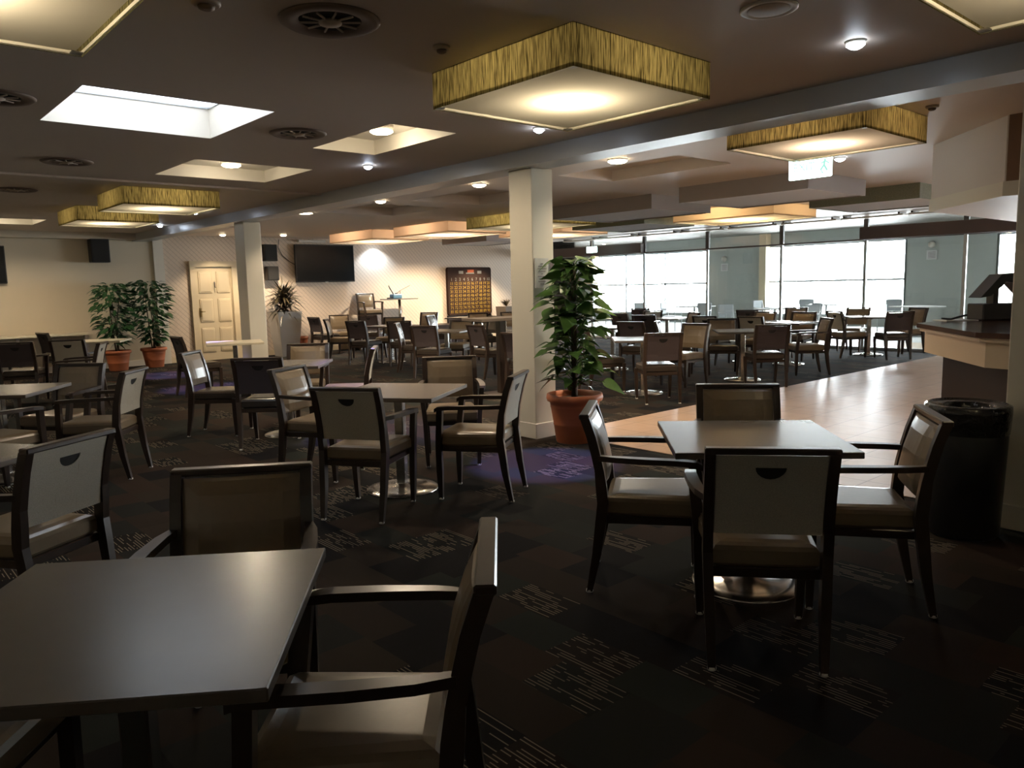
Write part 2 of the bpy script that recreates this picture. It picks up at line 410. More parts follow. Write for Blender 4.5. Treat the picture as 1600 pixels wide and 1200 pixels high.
# glazed partition to the terrace
posts = [17.2, 14.72, 12.88, 10.95, 9.01, 7.14, 5.27, 3.3, 1.2, -1.0, -3.1]
part = thing('window_2', 'full-height glazed partition between the dining room and the terrace', 'window'); part['kind'] = 'structure'
for y in posts:
    bm = bmn(); box(bm, 16.17, 16.23, y-.045, y+.045, 2.25, CEIL); obj('post_head', bm, M['bronze'], part)
    bm = bmn(); box(bm, 16.17, 16.22, y-.03, y+.03, 0.05, 2.25); obj('glare_mullion', bm, M['silver'], part)  # thin silvery lower post; backlight glare put into its colour and width
bm = bmn(); box(bm, 16.175, 16.225, Y0, Y1, 2.235, 2.27); obj('transom', bm, M['bronze'], part)
bm = bmn(); box(bm, 16.197, 16.203, Y0, Y1, .05, 2.24); box(bm, 16.197, 16.203, Y0, Y1, 2.27, CEIL); obj('glazing', bm, M['glass'], part)
bm = bmn(); box(bm, 16.14, 16.26, Y0, Y1, 0, .05); struct('wall_kerb', bm, M['silver'])
for a, b in ((12.86, 17.3), (-3.0, 7.2)):
    bm = bmn(); box(bm, 16.02, 16.17, a, b, 2.25, 2.50, bev=.006); struct('trim_11' if a > 0 else 'trim_12', bm, M['pelmet'])
for i in range(9):
    y = 3.6 + i*1.32
    bm = bmn(); box(bm, 15.72, 15.98, y, y+1.22, 2.655, 2.69, bev=.005)
    t_ = thing('ceiling_panel', ['pale strip panel under the ceiling edge beside the glazed partition'][0], 'panel', (0, 0, 0), group='pale strip panels along the glazed partition')
    obj('panel_board', bm, M['plastic'], t_)
    bm = bmn(); box(bm, 15.70, 16.0, y+.05, y+.09, 2.69, CEIL); box(bm, 15.70, 16.0, y+1.13, y+1.17, 2.69, CEIL); obj('bracket', bm, M['bronze'], t_)

# terrace: outer wall with window openings, ceiling, side walls
bm = bmn()
ops = [(1.6, 7.0), (9.4, 14.0), (16.22, 21.9)]
ys = [1.0] + [v for o_ in ops for v in o_] + [22.6]
for i in range(0, len(ys), 2): box(bm, 24.0, 24.3, ys[i], ys[i+1], 0, 3.1)
for a, b in ops: box(bm, 24.0, 24.3, a, b, 2.6, 3.1); box(bm, 24.0, 24.3, a, b, 0, .3)
struct('wall_east', bm, M['grey'])
bm = bmn(); box(bm, X1+.1, 24.3, 1.0, 22.6, 3.0, 3.1); struct('ceiling_terrace', bm, mat('terrace_ceiling_paint', (.20, .185, .165), .7))
bm = bmn(); box(bm, X1+.1, 24.3, 22.5, 22.6, 0, 3.1); struct('wall_terrace_north', bm, M['grey'])
bm = bmn(); box(bm, X1+.1, 24.3, .9, 1.0, 0, 3.1); struct('wall_terrace_south', bm, M['grey'])
bm = bmn(); box(bm, 16.1, 16.3, Y1+.1, 22.6, 0, 3.1); struct('wall_terrace_west', bm, M['grey'])
bm = bmn(); box(bm, X1, 16.35, Y0, Y1, CEIL, 3.2); struct('lintel', bm, M['dark'])
k = 3
for a, b in ops:
    nm = 3 if a > 16 else 1
    fr = thing('window_%d' % k, 'bright outer terrace window with a mid rail', 'window'); fr['kind'] = 'structure'; k += 1
    bm = bmn(); box(bm, 24.0, 24.08, a, b, 1.38, 1.44); box(bm, 24.0, 24.08, a, b, .3, .35); box(bm, 24.0, 24.08, a, b, 2.54, 2.6)
    for j in range(nm+1): y = a+(b-a)*j/nm; box(bm, 24.0, 24.08, y-.03, y+.03, .3, 2.6)
    obj('window_frame', bm, M['silver'], fr)
    bm = bmn(); box(bm, 24.10, 24.106, a, b, .3, 2.6); obj('window_pane', bm, M['glass'], fr)
    area_portal('terrace_window_portal', (24.32, (a+b)/2, 1.45), (0, R(90), 0), 2.3, b-a)
bm = bmn(); box(bm, 23.7, 24.0, 13.75, 14.0, 0, 3.0); struct('trim_13', bm, M['doorp'])

# ------------------------------------------------------------------ box pendants
def pendant(x0, x1, y0, y1, label, lit=True, shade='shade', group=None, power=None, col=(1.0, 0.84, 0.58), zb=2.52):
    cx, cy = (x0+x1)/2, (y0+y1)/2; hx, hy = (x1-x0)/2, (y1-y0)/2
    t = thing('box_pendant', label, 'ceiling light', (cx, cy, zb), 0, group)
    h = CEIL - zb
    bm = bmn(); th = .006
    loft(bm, [[(-hx, -hy, z), (hx, -hy, z), (hx, hy, z), (-hx, hy, z)] for z in (0, h)], cap=False)
    obj('lamp_shade', bm, M[shade], t)
    if lit:
        bm = bmn(); a_, c_ = hx-.006, hy-.006
        loft(bm, [[(-a_, -c_, z), (a_, -c_, z), (a_, c_, z), (-a_, c_, z)] for z in (.001, .022)], cap=False)
        obj('lining', bm, M['lining'], t)
    g = .032 if lit else .012
    bm = bmn(); bm.faces.new([bm.verts.new(p) for p in ((-hx+g, -hy+g, .013), (hx-g, -hy+g, .013), (hx-g, hy-g, .013), (-hx+g, hy-g, .013))]); obj('diffuser', bm, M['diff' if lit else 'diffoff'], t)
    bm = bmn()
    for sx, sy in ((1, 1), (1, -1), (-1, 1), (-1, -1)):
        box(bm, min(sx*(hx-.007), sx*(hx-.05)), max(sx*(hx-.007), sx*(hx-.05)), min(sy*(hy-.007), sy*(hy-.05)), max(sy*(hy-.007), sy*(hy-.05)), .004, .011)
    obj('corner_bracket', bm, M['plastic'], t)
    if lit:
        bm = bmn(); box(bm, -hx+.012, hx-.012, -hy+.012, hy-.012, h-.006, h-.002); obj('absorber_plate', bm, M['absorber_plate'], t)  # added unseen plate; its dark face cuts light bouncing inside the box
        bm = bmn(); lathe(bm, [(.0, h-.007), (.03, h-.007), (.03, h-.03), (.02, h-.034), (.0, h-.035)], seg=16); obj('lamp_holder', bm, M['plastic'], t)
        l = bpy.data.lights.new('bulb', 'POINT'); l.energy = power or LAMP_W; l.color = col; l.shadow_soft_size = .035
        lo = bpy.data.objects.new('bulb', l); C.objects.link(lo); lo.parent = t; lo.location = (0, 0, h-.075)
    return t
G1 = 'woven box pendants over the near tables'
pendant(2.80, 3.93, 2.65, 3.78, 'woven lit box pendant in the middle of the near ceiling, in front of the beam', group=G1)
pendant(-.20, .97, 2.70, 3.86, 'woven lit box pendant cut by the top corner, above the near dark table', group=G1)
pendant(2.72, 3.88, .08, 1.25, 'woven lit box pendant nearest the bar, its far corner only in view', group=G1)
pendant(2.72, 3.83, 9.65, 10.72, 'woven lit box pendant overlapping the one by the cream wall, nearer of the two', group=G1)
pendant(2.78, 3.85, 12.02, 13.15, 'woven lit box pendant nearest the cream wall with the loudspeaker', group=G1)
pendant(5.55, 6.62, 2.47, 3.58, 'tan woven lit box pendant hanging over the tiled walkway by the exit sign', group=G1, col=(1.0, .76, .55))
G2 = 'large box pendants over the far tables'
pendant(8.75, 10.2, 14.1, 15.9, 'peach lit box pendant furthest along the row, near the wall television', shade='peachshade', group=G2, power=130, col=(1, .72, .5))
pendant(8.95, 10.4, 11.75, 13.6, 'peach lit box pendant second from the wall television', shade='peachshade', group=G2, power=130, col=(1, .72, .5))
pendant(8.95, 10.4, 9.35, 11.2, 'olive-sided box pendant part hidden behind the nearer white column', shade='shade', group=G2, power=50)
pendant(8.9, 10.35, 6.95, 8.95, 'plain grey unlit box pendant directly beyond the nearer white column', lit=False, shade='plainshade', group=G2)
pendant(8.65, 10.15, 4.5, 6.3, 'large plain grey unlit box pendant below the exit sign', lit=False, shade='plainshade', group=G2)
pendant(11.1, 12.6, 4.2, 5.75, 'green-grey woven unlit box pendant next to the bar bulkhead', lit=False, shade='greenshade', group=G2)
pendant(11.5, 12.9, 6.55, 8.5, 'yellow-glowing lit box pendant above the far orange chairs', shade='peachshade', group=G2, power=130, col=(1, .75, .42))
pendant(11.0, 12.5, 8.75, 10.5, 'pale green-sided unlit box pendant behind the plain grey one', lit=False, shade='greenshade', group=G2)
pendant(11.2, 12.6, 11.0, 12.9, 'glowing peach box pendant seen low beside the big climbing plant', shade='peachshade', group=G2, power=130, col=(1, .72, .5))
pendant(11.6, 13.0, 13.8, 15.5, 'unlit lilac-white box pendant above the bingo number board', lit=False, shade='plainshade', group=G2)

# ------------------------------------------------------------------ downlights
def downlight(x, y, z, r, label, kind='warm', power=30, spot=True, angle=70, drop=.02, square=False):
    t = thing('downlight', label, 'downlight', (x, y, z), 0, 'ceiling downlights')
    bm = bmn()
    if square: box(bm, -r-.015, r+.015, -r-.015, r+.015, -drop*.5, 0, bev=.002)
    else: lathe(bm, [(r+.02, 0), (r+.02, -.004), (r+.006, -drop), (r, -drop), (r, 0)], seg=24)
    obj('rim', bm, M['plastic'], t)
    bm = bmn()
    if square: box(bm, -r, r, -r, r, -drop-.002, -drop+.001)
    else: lathe(bm, [(r+.01, -drop+.004), (r+.012, -drop-.002), (r*.9, -drop-.014), (r*.4, -drop-.022)], seg=24)
    obj('lamp_face', bm, M[kind], t)
    if spot:
        l = bpy.data.lights.new('beam', 'SPOT'); l.energy = power; l.spot_size = R(angle); l.spot_blend = .5; l.shadow_soft_size = r*.7
        l.color = (1, .80, .56) if kind == 'warm' else (.72, .86, 1.0) if kind == 'cold' else (.36, .32, 1.0)
        lo = bpy.data.objects.new('beam', l); C.objects.link(lo); lo.parent = t; lo.location = (0, 0, -drop-.035)
        if z > CEIL + .1:
            l2 = bpy.data.lights.new('globe_light', 'POINT'); l2.energy = 7; l2.color = (1, .85, .62); l2.shadow_soft_size = .05
            o2 = bpy.data.objects.new('globe_light', l2); C.objects.link(o2); o2.parent = t; o2.location = (0, 0, -drop-.045)
        if kind == 'cool':
            l2 = bpy.data.lights.new('spill', 'POINT'); l2.energy = .5; l2.color = (.7, .82, 1.0); l2.shadow_soft_size = .03
            o2 = bpy.data.objects.new('spill', l2); C.objects.link(o2); o2.parent = t; o2.location = (0, 0, -drop-.04)
    return t
downlight(3.70, 5.74, CEIL+.13, .085, 'large round warm downlight inside the deep cream ceiling recess', power=90, angle=174, drop=.05)
downlight(3.37, 8.12, CEIL+.13, .085, 'round warm downlight in the shallow ceiling recess before the twin pendants', power=90, angle=174, drop=.05)
downlight(2.4, 15.1, CEIL+.13, .085, 'round warm downlight in the recess closest to the cream wall', power=230, angle=160, drop=.03)
downlight(6.13, 7.4, CEIL, .07, 'round warm downlight just beyond the beam, before the nearer column', power=260, angle=140, drop=.02)
downlight(6.15, 5.23, CEIL, .085, 'round warm downlight just behind the top of the nearer column', power=260, angle=140, drop=.02)
downlight(6.06, 9.5, CEIL, .06, 'small round downlight third along beyond the beam', power=230, angle=140, drop=.02)
downlight(5.96, 11.55, CEIL, .075, 'square downlight tight behind the beam near the further column', power=80, angle=120, square=True)
downlight(7.79, 16.2, CEIL, .055, 'small downlight above the pair of wall speakers', power=320, angle=120)
downlight(4.27, 6.9, CEIL, .03, 'tiny cool downlight beside the beam past the cream recess', 'cool', power=SPOT_W, angle=42)
downlight(4.4, 4.55, CEIL, .03, 'tiny cool downlight hidden by the middle pendant', 'cool', power=SPOT_W*2.2, angle=30)
downlight(4.22, 1.95, CEIL, .035, 'small bright cool downlight above the four-seat table near the bar', 'cold', power=6, angle=40)
downlight(4.45, 12.2, CEIL, .03, 'tiny cool downlight near the further column', 'cool', power=SPOT_W*2, angle=34)
downlight(4.75, 14.8, CEIL, .03, 'tiny cool downlight over the carpet before the potted ficus pair', 'cool', power=SPOT_W*2, angle=34)
downlight(8.04, 3.84, CEIL, .04, 'small bright downlight next to the exit sign', 'cold', power=10, angle=60)
downlight(10.75, 17.05, CEIL, .05, 'cool spotlight washing the wall beside the television', 'cold', power=110, angle=120)
downlight(13.9, 16.3, CEIL, .05, 'warm spotlight above the bingo number board', power=600, angle=110)
downlight(12.0, 15.6, CEIL, .05, 'added unseen warm downlight brightening the trellis wall, above the second peach pendant', power=650, angle=150)  # extra lamp added out of sight to brighten the trellis wall
downlight(6.6, 16.6, CEIL, .05, 'warm downlight over the panelled door', power=120, angle=110)

# vents, detectors, ceiling speaker
def vent(x, y, r, label):
    t = thing('ceiling_vent', label, 'ceiling vent', (x, y, CEIL), 0, 'round ceiling vents')
    bm = bmn(); lathe(bm, [(r, 0), (r, -.006), (r*.92, -.016), (r*.66, -.010), (r*.62, 0)], seg=36); obj('rim', bm, M['vent'], t)
    bm = bmn(); lathe(bm, [(r*.62, -.001), (r*.6, -.002)], seg=32); obj('throat', bm, M['hole'], t)
    bm = bmn(); lathe(bm, [(.005, -.022), (r*.22, -.018), (r*.24, -.010), (r*.2, -.003)], seg=20)
    for i in range(10):
        a = i*math.pi/5
        mt = Matrix.Rotation(a, 4, 'Z')
        box(bm, r*.2, r*.6, -.004, .004, -.013, -.006, mtx=mt)
    obj('vane_cone', bm, M['ventc'], t)
vent(1.9, 3.34, .23, 'round brown ceiling vent nearest the top edge of the view')
vent(2.97, 5.81, .22, 'round ceiling vent between the roof light and the cream recess')
vent(1.85, 8.19, .22, 'round ceiling vent beyond the roof light')
vent(1.84, 10.6, .22, 'round ceiling vent furthest beyond the roof light, near the cream wall')
vent(.95, 5.81, .22, 'round ceiling vent cut by the edge of the view beside the roof light')
vent(10.6, 3.4, .22, 'round ceiling vent beside the bar bulkhead')
vent(5.9, 14.4, .22, 'round ceiling vent past the further column')
t = thing('ceiling_speaker', 'white round flush ceiling speaker near the middle pendant', 'speaker', (3.4, 1.98, CEIL))
bm = bmn(); lathe(bm, [(.13, 0), (.13, -.006), (.115, -.010), (.105, -.006)], seg=32); obj('rim', bm, M['plastic'], t)
bm = bmn(); lathe(bm, [(.105, -.004), (.09, -.008), (.01, -.012)], seg=32); obj('grille', bm, M['ventc'], t)
def detector(x, y, label, r=.045):
    t = thing('smoke_detector', label, 'smoke detector', (x, y, CEIL))
    bm = bmn(); lathe(bm, [(r, 0), (r, -.012), (r*.85, -.018)], seg=20); obj('base', bm, M['ventc'], t)
    bm = bmn(); lathe(bm, [(r*.6, -.018), (r*.55, -.03), (r*.3, -.036)], seg=16); obj('sensor', bm, M['vent'], t)
detector(2.54, 3.34, 'small sprinkler-like detector between the big vent and the middle pendant')
detector(1.37, 3.45, 'domed detector at the top edge near the corner pendant', .06)
detector(6.24, 2.3, 'small detector on the ceiling between the walkway pendant and the bulkhead')

# exit sign
t = thing('exit_sign', 'bright white and green illuminated exit sign hanging over the walkway', 'exit sign', (6.76, 3.5, 2.38))
bm = bmn(); box(bm, -.02, .02, -.2, .2, 0, .2, bev=.012, seg=2); obj('housing', bm, M['exitm'], t)
bm = bmn(); fm = Matrix.Translation((-.0235, 0, .1)) @ Matrix(((0, 0, -1, 0), (-1, 0, 0, 0), (0, 1, 0, 0), (0, 0, 0, 1)))
text_into(bm, 'EXIT', .10, Matrix.Translation((0, .05, 0)) @ fm)
tube(bm, [(-.024, -.15, .155), (-.024, -.14, .10), (-.024, -.11, .06), (-.024, -.13, .03)], .009, 6); tube(bm, [(-.024, -.14, .10), (-.024, -.17, .05)], .009, 6)
tube(bm, [(-.024, -.185, .11), (-.024, -.15, .135), (-.024, -.115, .115)], .007, 6); lathe(bm, [(.001, .165), (.013, .172), (.001, .185)], -.02, -.15, 10)
obj('pictogram', bm, M['exitg'], t)
bm = bmn(); box(bm, -.008, .008, -.008, .008, .2, CEIL-2.38); obj('stem', bm, M['plastic'], t)
l = bpy.data.lights.new('glow', 'POINT'); l.energy = 1.2; l.color = (.7, 1, .95); l.shadow_soft_size = .1
t = thing('exit_sign', 'small distant exit sign seen past the climbing plant', 'exit sign', (15.4, 14.0, 2.3))
bm = bmn(); box(bm, -.02, .02, -.18, .18, 0, .16, bev=.01); obj('housing', bm, M['exitm'], t)
bm = bmn(); box(bm, -.008, .008, -.008, .008, .16, CEIL-2.3); obj('stem', bm, M['plastic'], t)

# ------------------------------------------------------------------ chairs
def post_y(z):      # rear leg / back post profile
    pts = [(0, -.275), (.22, -.232), (.45, -.205), (.60, -.218), (.75, -.250), (.875, -.292)]
    for (a, ya), (b, yb) in zip(pts, pts[1:]):
        if z <= b:
            f = (z-a)/(b-a); return ya + (yb-ya)*f
    return pts[-1][1]
def make_chair(arms, rear='weave', seat='leather', pad='leather'):
    root = thing('armchair' if arms else 'side_chair', '', 'chair')
    for s in (-1, 1):
        bm = bmn(); rings = []
        for z in (.006, .2, .36, .45, .53, .61, .69, .77, .862):
            wx = .015 if z < .1 else .019; dy = .014 if z < .1 else .022 + (.004 if .3 < z < .6 else 0)
            x = s*(.206 + .014*min(1, z/.45)); y = post_y(z)
            rings.append([(x-wx, y-dy, z), (x+wx, y-dy, z), (x+wx, y+dy, z), (x-wx, y+dy, z)])
        loft(bm, rings); rl = obj('rear_leg', bm, M['wood'], root)
        bm = bmn(); lathe(bm, [(.016, 0), (.018, .003), (.017, .013)], s*.206, -.275, 10); obj('glide', bm, M['glide'], rl)
        bm = bmn(); rings = []
        for z in ((.006, .2, .37, .46) + ((.56, .645) if arms else ())):
            wx = .014 if z < .1 else .019; dy = .014 if z < .1 else .021
            x = s*(.212 + (.012*min(1, z/.37)) + (max(0, z-.40)*.11 if arms else 0)); y = .238 - (max(0, z-.40)*.10 if arms else 0)
            rings.append([(x-wx, y-dy, z), (x+wx, y-dy, z), (x+wx, y+dy, z), (x-wx, y+dy, z)])
        if not arms: rings[-1] = [(p[0], p[1], .40) for p in rings[-1]]
        loft(bm, rings); f = obj('front_leg', bm, M['wood'], root)
        bm = bmn(); lathe(bm, [(.016, 0), (.018, .003), (.017, .013)], s*.212, .238, 10); obj('glide', bm, M['glide'], f)
        if arms:
            bm = bmn(); rings = []
            for x, y, z, hw in ((.226, -.225, .668, .014), (.245, -.14, .667, .02), (.258, 0, .665, .024), (.262, .14, .662, .025), (.257, .225, .655, .024), (.250, .252, .640, .018)):
                rings.append([(s*x-hw, y, z-.012), (s*x+hw, y, z-.012), (s*x+hw, y, z+.014), (s*x-hw, y, z+.014)])
            loft(bm, rings); obj('armrest', bm, M['wood'], root)
    bm = bmn(); box(bm, -.205, .205, -.20, .225, .345, .385, bev=.004); obj('seat_frame', bm, M['wood'], root)
    # seat cushion, domed
    bm = bmn(); rings = []
    for z, g in ((.386, .012), (.40, 0), (.452, 0), (.468, .010), (.477, .028), (.481, .06)):
        x = .198 + .026 - g; y0 = -.195+g; y1 = .262-g; c = .02
        xb = .198 - g
        rings.append([(-xb, y0, z), (xb, y0, z), (x, y1-c, z), (x-c, y1, z), (-x+c, y1, z), (-x, y1-c, z)])
    loft(bm, rings, smooth=False); obj('seat', bm, M[seat], root)
    # upholstered front of the backrest
    bm = bmn(); rings = []
    for z, b in ((.528, .006), (.54, .018), (.60, .028), (.70, .030), (.79, .024), (.835, .014), (.846, .004)):
        y = post_y(z)
        ring = [(-.198, y-.004, z), (-.198, y+.010, z)]
        for i in range(1, 8): u = -1 + 2*i/8; ring.append((.190*u, y+.010+b*(1-u**4), z))
        ring += [(.198, y+.010, z), (.198, y-.004, z)]
        rings.append(ring)
    loft(bm, rings, smooth=False)
    obj('backrest', bm, M[pad], root)
    # rear fabric panel with a half-moon grip
    bm = bmn(); hw = .056; zt = .800
    def P(x, z, d): return (x, post_y(z)-.004-d, z)
    arc = [(hw*math.cos(math.pi*i/10), zt - .048*math.sin(math.pi*i/10)) for i in range(11)]   # from +hw to -hw below
    def sheet(d):
        def quad(x0, x1, z0, z1):
            zz = [z0 + (z1-z0)*i/4 for i in range(5)]
            for a, b in zip(zz, zz[1:]):
                bm.faces.new([bm.verts.new(P(x, z, d)) for x, z in ((x0, a), (x1, a), (x1, b), (x0, b))])
        quad(-.198, -hw, .53, .85); quad(hw, .198, .53, .85); quad(-hw, hw, .53, .745); quad(-hw, hw, zt, .85)
        for a, b in zip(arc, arc[1:]):
            bm.faces.new([bm.verts.new(P(x, z, d)) for x, z in (a, b, (b[0], .745), (a[0], .745))])
    sheet(.012)
    for a, b in zip(arc, arc[1:]):
        bm.faces.new([bm.verts.new(p) for p in (P(a[0], a[1], .012), P(b[0], b[1], .012), P(b[0], b[1], -.002), P(a[0], a[1], -.002))])
    bm.faces.new([bm.verts.new(p) for p in (P(-hw, zt, .012), P(hw, zt, .012), P(hw, zt, -.002), P(-hw, zt, -.002))])
    for s in (-1, 1):
        zz = [.53 + .32*i/6 for i in range(7)]
        for a, b in zip(zz, zz[1:]): bm.faces.new([bm.verts.new(p) for p in (P(s*.198, a, .012), P(s*.198, b, .012), P(s*.198, b, -.002), P(s*.198, a, -.002))])
    bm.faces.new([bm.verts.new(p) for p in (P(-.198, .53, .012), P(.198, .53, .012), P(.198, .53, -.002), P(-.198, .53, -.002))])
    bmesh.ops.remove_doubles(bm, verts=bm.verts, dist=1e-5)
    bp = obj('back_panel', bm, M[rear], root)
    bm = bmn(); bm.faces.new([bm.verts.new(p) for p in [P(x, z, .0075) for x, z in arc]]); obj('grip_recess', bm, M['hole'], bp)
    bm = bmn(); box(bm, -.24, .24, -.314, -.266, .853, .878, bev=.005); obj('top_rail', bm, M['wood'], root)
    return root
protos = {}
for key, args in dict(A=(True, 'weave'), S=(False, 'weave'), AD=(True, 'shadedweave', 'darkleather'), SD=(False, 'shadedweave', 'darkleather'), SK=(False, 'weave', 'darkleather', 'greyleather')).items():
    protos[key] = [make_chair(*args), False]
def copy_tree(o, parent=None, skip=()):
    c = o.copy(); C.objects.link(c)
    if parent is not None: c.parent = parent
    for ch in list(o.children):
        if ch.name.split('.')[0] in skip: continue
        copy_tree(ch, c, skip)
    return c
def place(key, x, y, a, label, group, z=0.0, tilt=None):
    far = math.hypot(x, y) > 11
    p = protos[key]
    if not p[1] and not far: o = p[0]; p[1] = True
    else: o = copy_tree(p[0], None, ('glide',) if far else ())
    o.location = (x, y, z); o.rotation_euler = (0, 0, R(a)); o['label'] = label; o['group'] = group
    return o
GN = 'armchairs around the near tables'; GM = 'chairs in the middle of the room'; GF = 'chairs at the far tables'; GL = 'chairs near the cream wall'
chairs = [
 # near table with four chairs, by the bin
 ('A', 2.99, 2.36, -143, 'armchair sideways at the four-seat table by the bin, back toward the terracotta pot', GN),
 ('A', 3.52, 1.55, 34, 'armchair beside the black bin with its shiny padded back', GN),
 ('A', 2.77, 1.62, -51, 'armchair seen squarely from behind, grey back panel and half-moon grip, before the lit disc base', GN),
 ('A', 3.80, 2.32, 130, 'armchair beyond the four-seat table, olive back showing against the tiled walkway', GN),
 # table before the columns
 ('A', 2.66, 4.46, -57, 'armchair seen from behind before the round steel base in mid carpet', GN),
 ('A', 3.46, 4.24, 34, 'armchair nearest the foot of the nearer white column, turned side-on', GN),
 ('A', 2.93, 5.62, -150, 'armchair with daylight sheen on its tan back, beside the dark armless chair', GN),
 ('A', 3.97, 5.25, 144, 'armchair facing the viewer across the mid-carpet table', GN),
 ('S', 4.12, 7.25, 54, 'chair seen edge-on above the mid-carpet table, turned away from the column', GM),
 # table with the yellow sheen
 ('SD', 3.22, 7.20, -41, 'dark armless chair seen from behind, next to the yellow-sheened tabletop', GM),
 ('SK', 3.09, 8.15, -133, 'armless chair with bright bluish reflection on its back pad', GM),
 ('A', 4.02, 8.05, 141, 'chair facing the viewer behind the yellow-sheened tabletop', GM),
 ('SD', 4.08, 11.50, -92, 'dark chair side-on, farthest before the panelled door, over the blue light patch', GL),
 # side by the cream wall
 ('AD', 2.08, 12.74, -26, 'black-backed chair at the edge of the view before the wall bench', GL),
 ('A', 2.74, 12.60, -35, 'grey-backed armchair with half-moon grip before the cream wall', GL),
 ('AD', 3.10, 15.3, -81, 'dark chair back just peeping over the grey-backed one by the wall bench', GL),
 ('A', 1.52, 7.70, 131, 'yellow-lit chair facing the viewer across the pale tabletop', GM),
 ('A', 2.48, 11.30, 64, 'thin edge-on chair between the yellow-lit chair and the terracotta pots', GL),
 ('A', .86, 6.80, -62, 'chair cut by the edge of the view, seat tucked at the pale tabletop', GM),
 ('A', 1.66, 6.98, 52, 'blue-grey backed chair turned away, on the carpet beside the yellow-lit chair', GM),
 ('A', .60, 3.99, 33, 'big tilted-looking armchair close by with light top rail and dark half-moon grip', GN),
 ('A', .90, 2.40, 146, 'dark armchair facing the viewer over the large near tabletop', GN),
 ('A', .90, 1.55, 49, 'closest armchair, side-on, its arm and seat along the large near tabletop', GN),
 ('A', .06, 2.24, -131, 'chair with only a seat corner showing below the large near tabletop', GN),
 # far middle groups
 ('SD', 8.75, 16.35, -87, 'dark chair end-on by the tall grey planter', GF),
 ('S', 8.25, 14.75, -128, 'armless chair with tan seat nearest the tall grey planter', GF),
 ('A', 9.35, 16.75, 150, 'brown armchair against the trellis wall under the television', GF),
 ('SD', 8.05, 13.38, -70, 'black chair back beside the tan-seated armless chair', GF),
 ('SD', 9.95, 16.2, -53, 'dark chair back in front of the stage below the gadget stand', GF),
 ('S', 8.98, 13.95, 125, 'mustard-lit chair between two black backs in the far middle', GF),
 ('SD', 8.38, 12.55, -48, 'black chair back just before the mustard-lit chair', GF),
 ('SK', 7.88, 11.48, -132, 'chair with a white glare stripe down its curved back', GF),
 ('SD', 7.55, 10.45, -64, 'black armless chair seen from behind, closest of the far middle group', GF),
 ('S', 8.60, 11.15, 120, 'chair facing the viewer behind the pale tip of the far middle table', GF),
 ('SD', 8.12, 9.64, -95, 'black chair turned three-quarters beside the tall leaner table', GF),
 ('S', 11.14, 15.7, 120, 'yellow-topped chair just below the music-stand arm', GF),
 ('SK', 10.33, 13.9, -148, 'pale bright chair edge between black backs and the dark tabletop', GF),
 ('S', 11.30, 13.75, 150, 'orange-lit chair back below the bingo number board', GF),
 ('SK', 10.12, 12.22, 80, 'white-glaring chair back just over the leaner table', GF),
 ('S', 12.08, 13.45, 160, 'cream-lit chair back beside the column over the leaner table', GF),
 ('S', 9.35, 9.95, 110, 'cream chair part hidden by the nearer column, behind the leaner post', GF),
 ('SD', 7.04, 7.54, -84, 'dark chair squeezed between the leaner post and the nearer column', GF),
 # right far groups
 ('SD', 7.78, 5.98, -38, 'plum-backed armless chair nearest the tiled walkway, before the orange-edged table', GF),
 ('SD', 8.05, 7.15, -118, 'dark chair between the climbing plant and the orange-edged table', GF),
 ('S', 9.22, 6.62, 88, 'brown-padded chair facing the viewer next to the orange-edged table', GF),
 ('SK', 10.08, 7.40, -150, 'chair with a long white arc of glare on its back and a bright seat', GF),
 ('SD', 9.90, 5.72, -43, 'black armless chair from behind with grey seat, beside the pale tan table', GF),
 ('SD', 10.72, 6.95, 125, 'dark chair facing across the pale tan table', GF),
 ('S', 11.92, 7.95, -84, 'brown chair back with grip, first before the two orange chairs', GF),
 ('S', 12.02, 7.10, -86, 'brown chair back with dark half-moon, second before the two orange chairs', GF),
 ('SD', 14.6, 8.75, -81, 'dark-railed chair just behind the first orange chair', GF),
 ('S', 13.25, 7.85, 86, 'orange chair nearer the climbing plant at the long pale tabletop', GF),
 ('S', 13.40, 7.12, 93, 'orange chair nearer the bar at the long pale tabletop', GF),
 ('S', 15.5, 8.35, 100, 'olive-yellow chair behind the orange pair, against the glass', GF),
 ('A', 11.45, 5.90, 46, 'armchair on the carpet edge, brown pad, turned toward the pale tan table', GF),
 ('S', 14.35, 6.62, -120, 'slim brown chair with grip end-on at the white disc-base table', GF),
 ('S', 15.65, 7.10, 95, 'orange chair against the glass at the white disc-base table', GF),
 ('SD', 14.50, 5.85, -45, 'black chair back with white seat at the white disc-base table', GF),
 ('S', 15.70, 6.10, 62, 'tan glossy chair next to the bar corner', GF),
 ('SD', 12.55, 10.40, -93, 'brown chair back low beside the climbing plant leaves', GF),
 ('SD', 11.90, 9.35, -73, 'plum chair back behind the dark chairs near the climbing plant', GF),
 ('A', 13.7, 10.85, -20, 'tan chair with dark grip hole against the bright window', GF),
 ('SD', 9.85, 7.95, -79, 'plum chair back right behind the orange-edged table', GF),
 ('SD', 15.1, 12.0, -74, 'small dark chair back low against the brightest glazing', GF),
 ('S', 12.7, 9.2, 60, 'chair with bright white seat between glare-lit backs', GF),
]
TABLES = [(3.29, 1.98), (3.12, 4.76), (3.56, 7.50), (1.02, 7.44), (.30, 4.46), (.47, 1.90), (8.62, 13.35), (8.10, 10.78), (8.80, 9.45), (8.20, 6.55), (10.25, 6.30), (12.62, 7.66),
          (12.62, 6.85), (15.0, 6.50), (10.75, 13.05), (11.9, 15.0), (10.2, 8.8), (13.2, 9.9), (4.62, 11.45), (3.45, 14.2)]
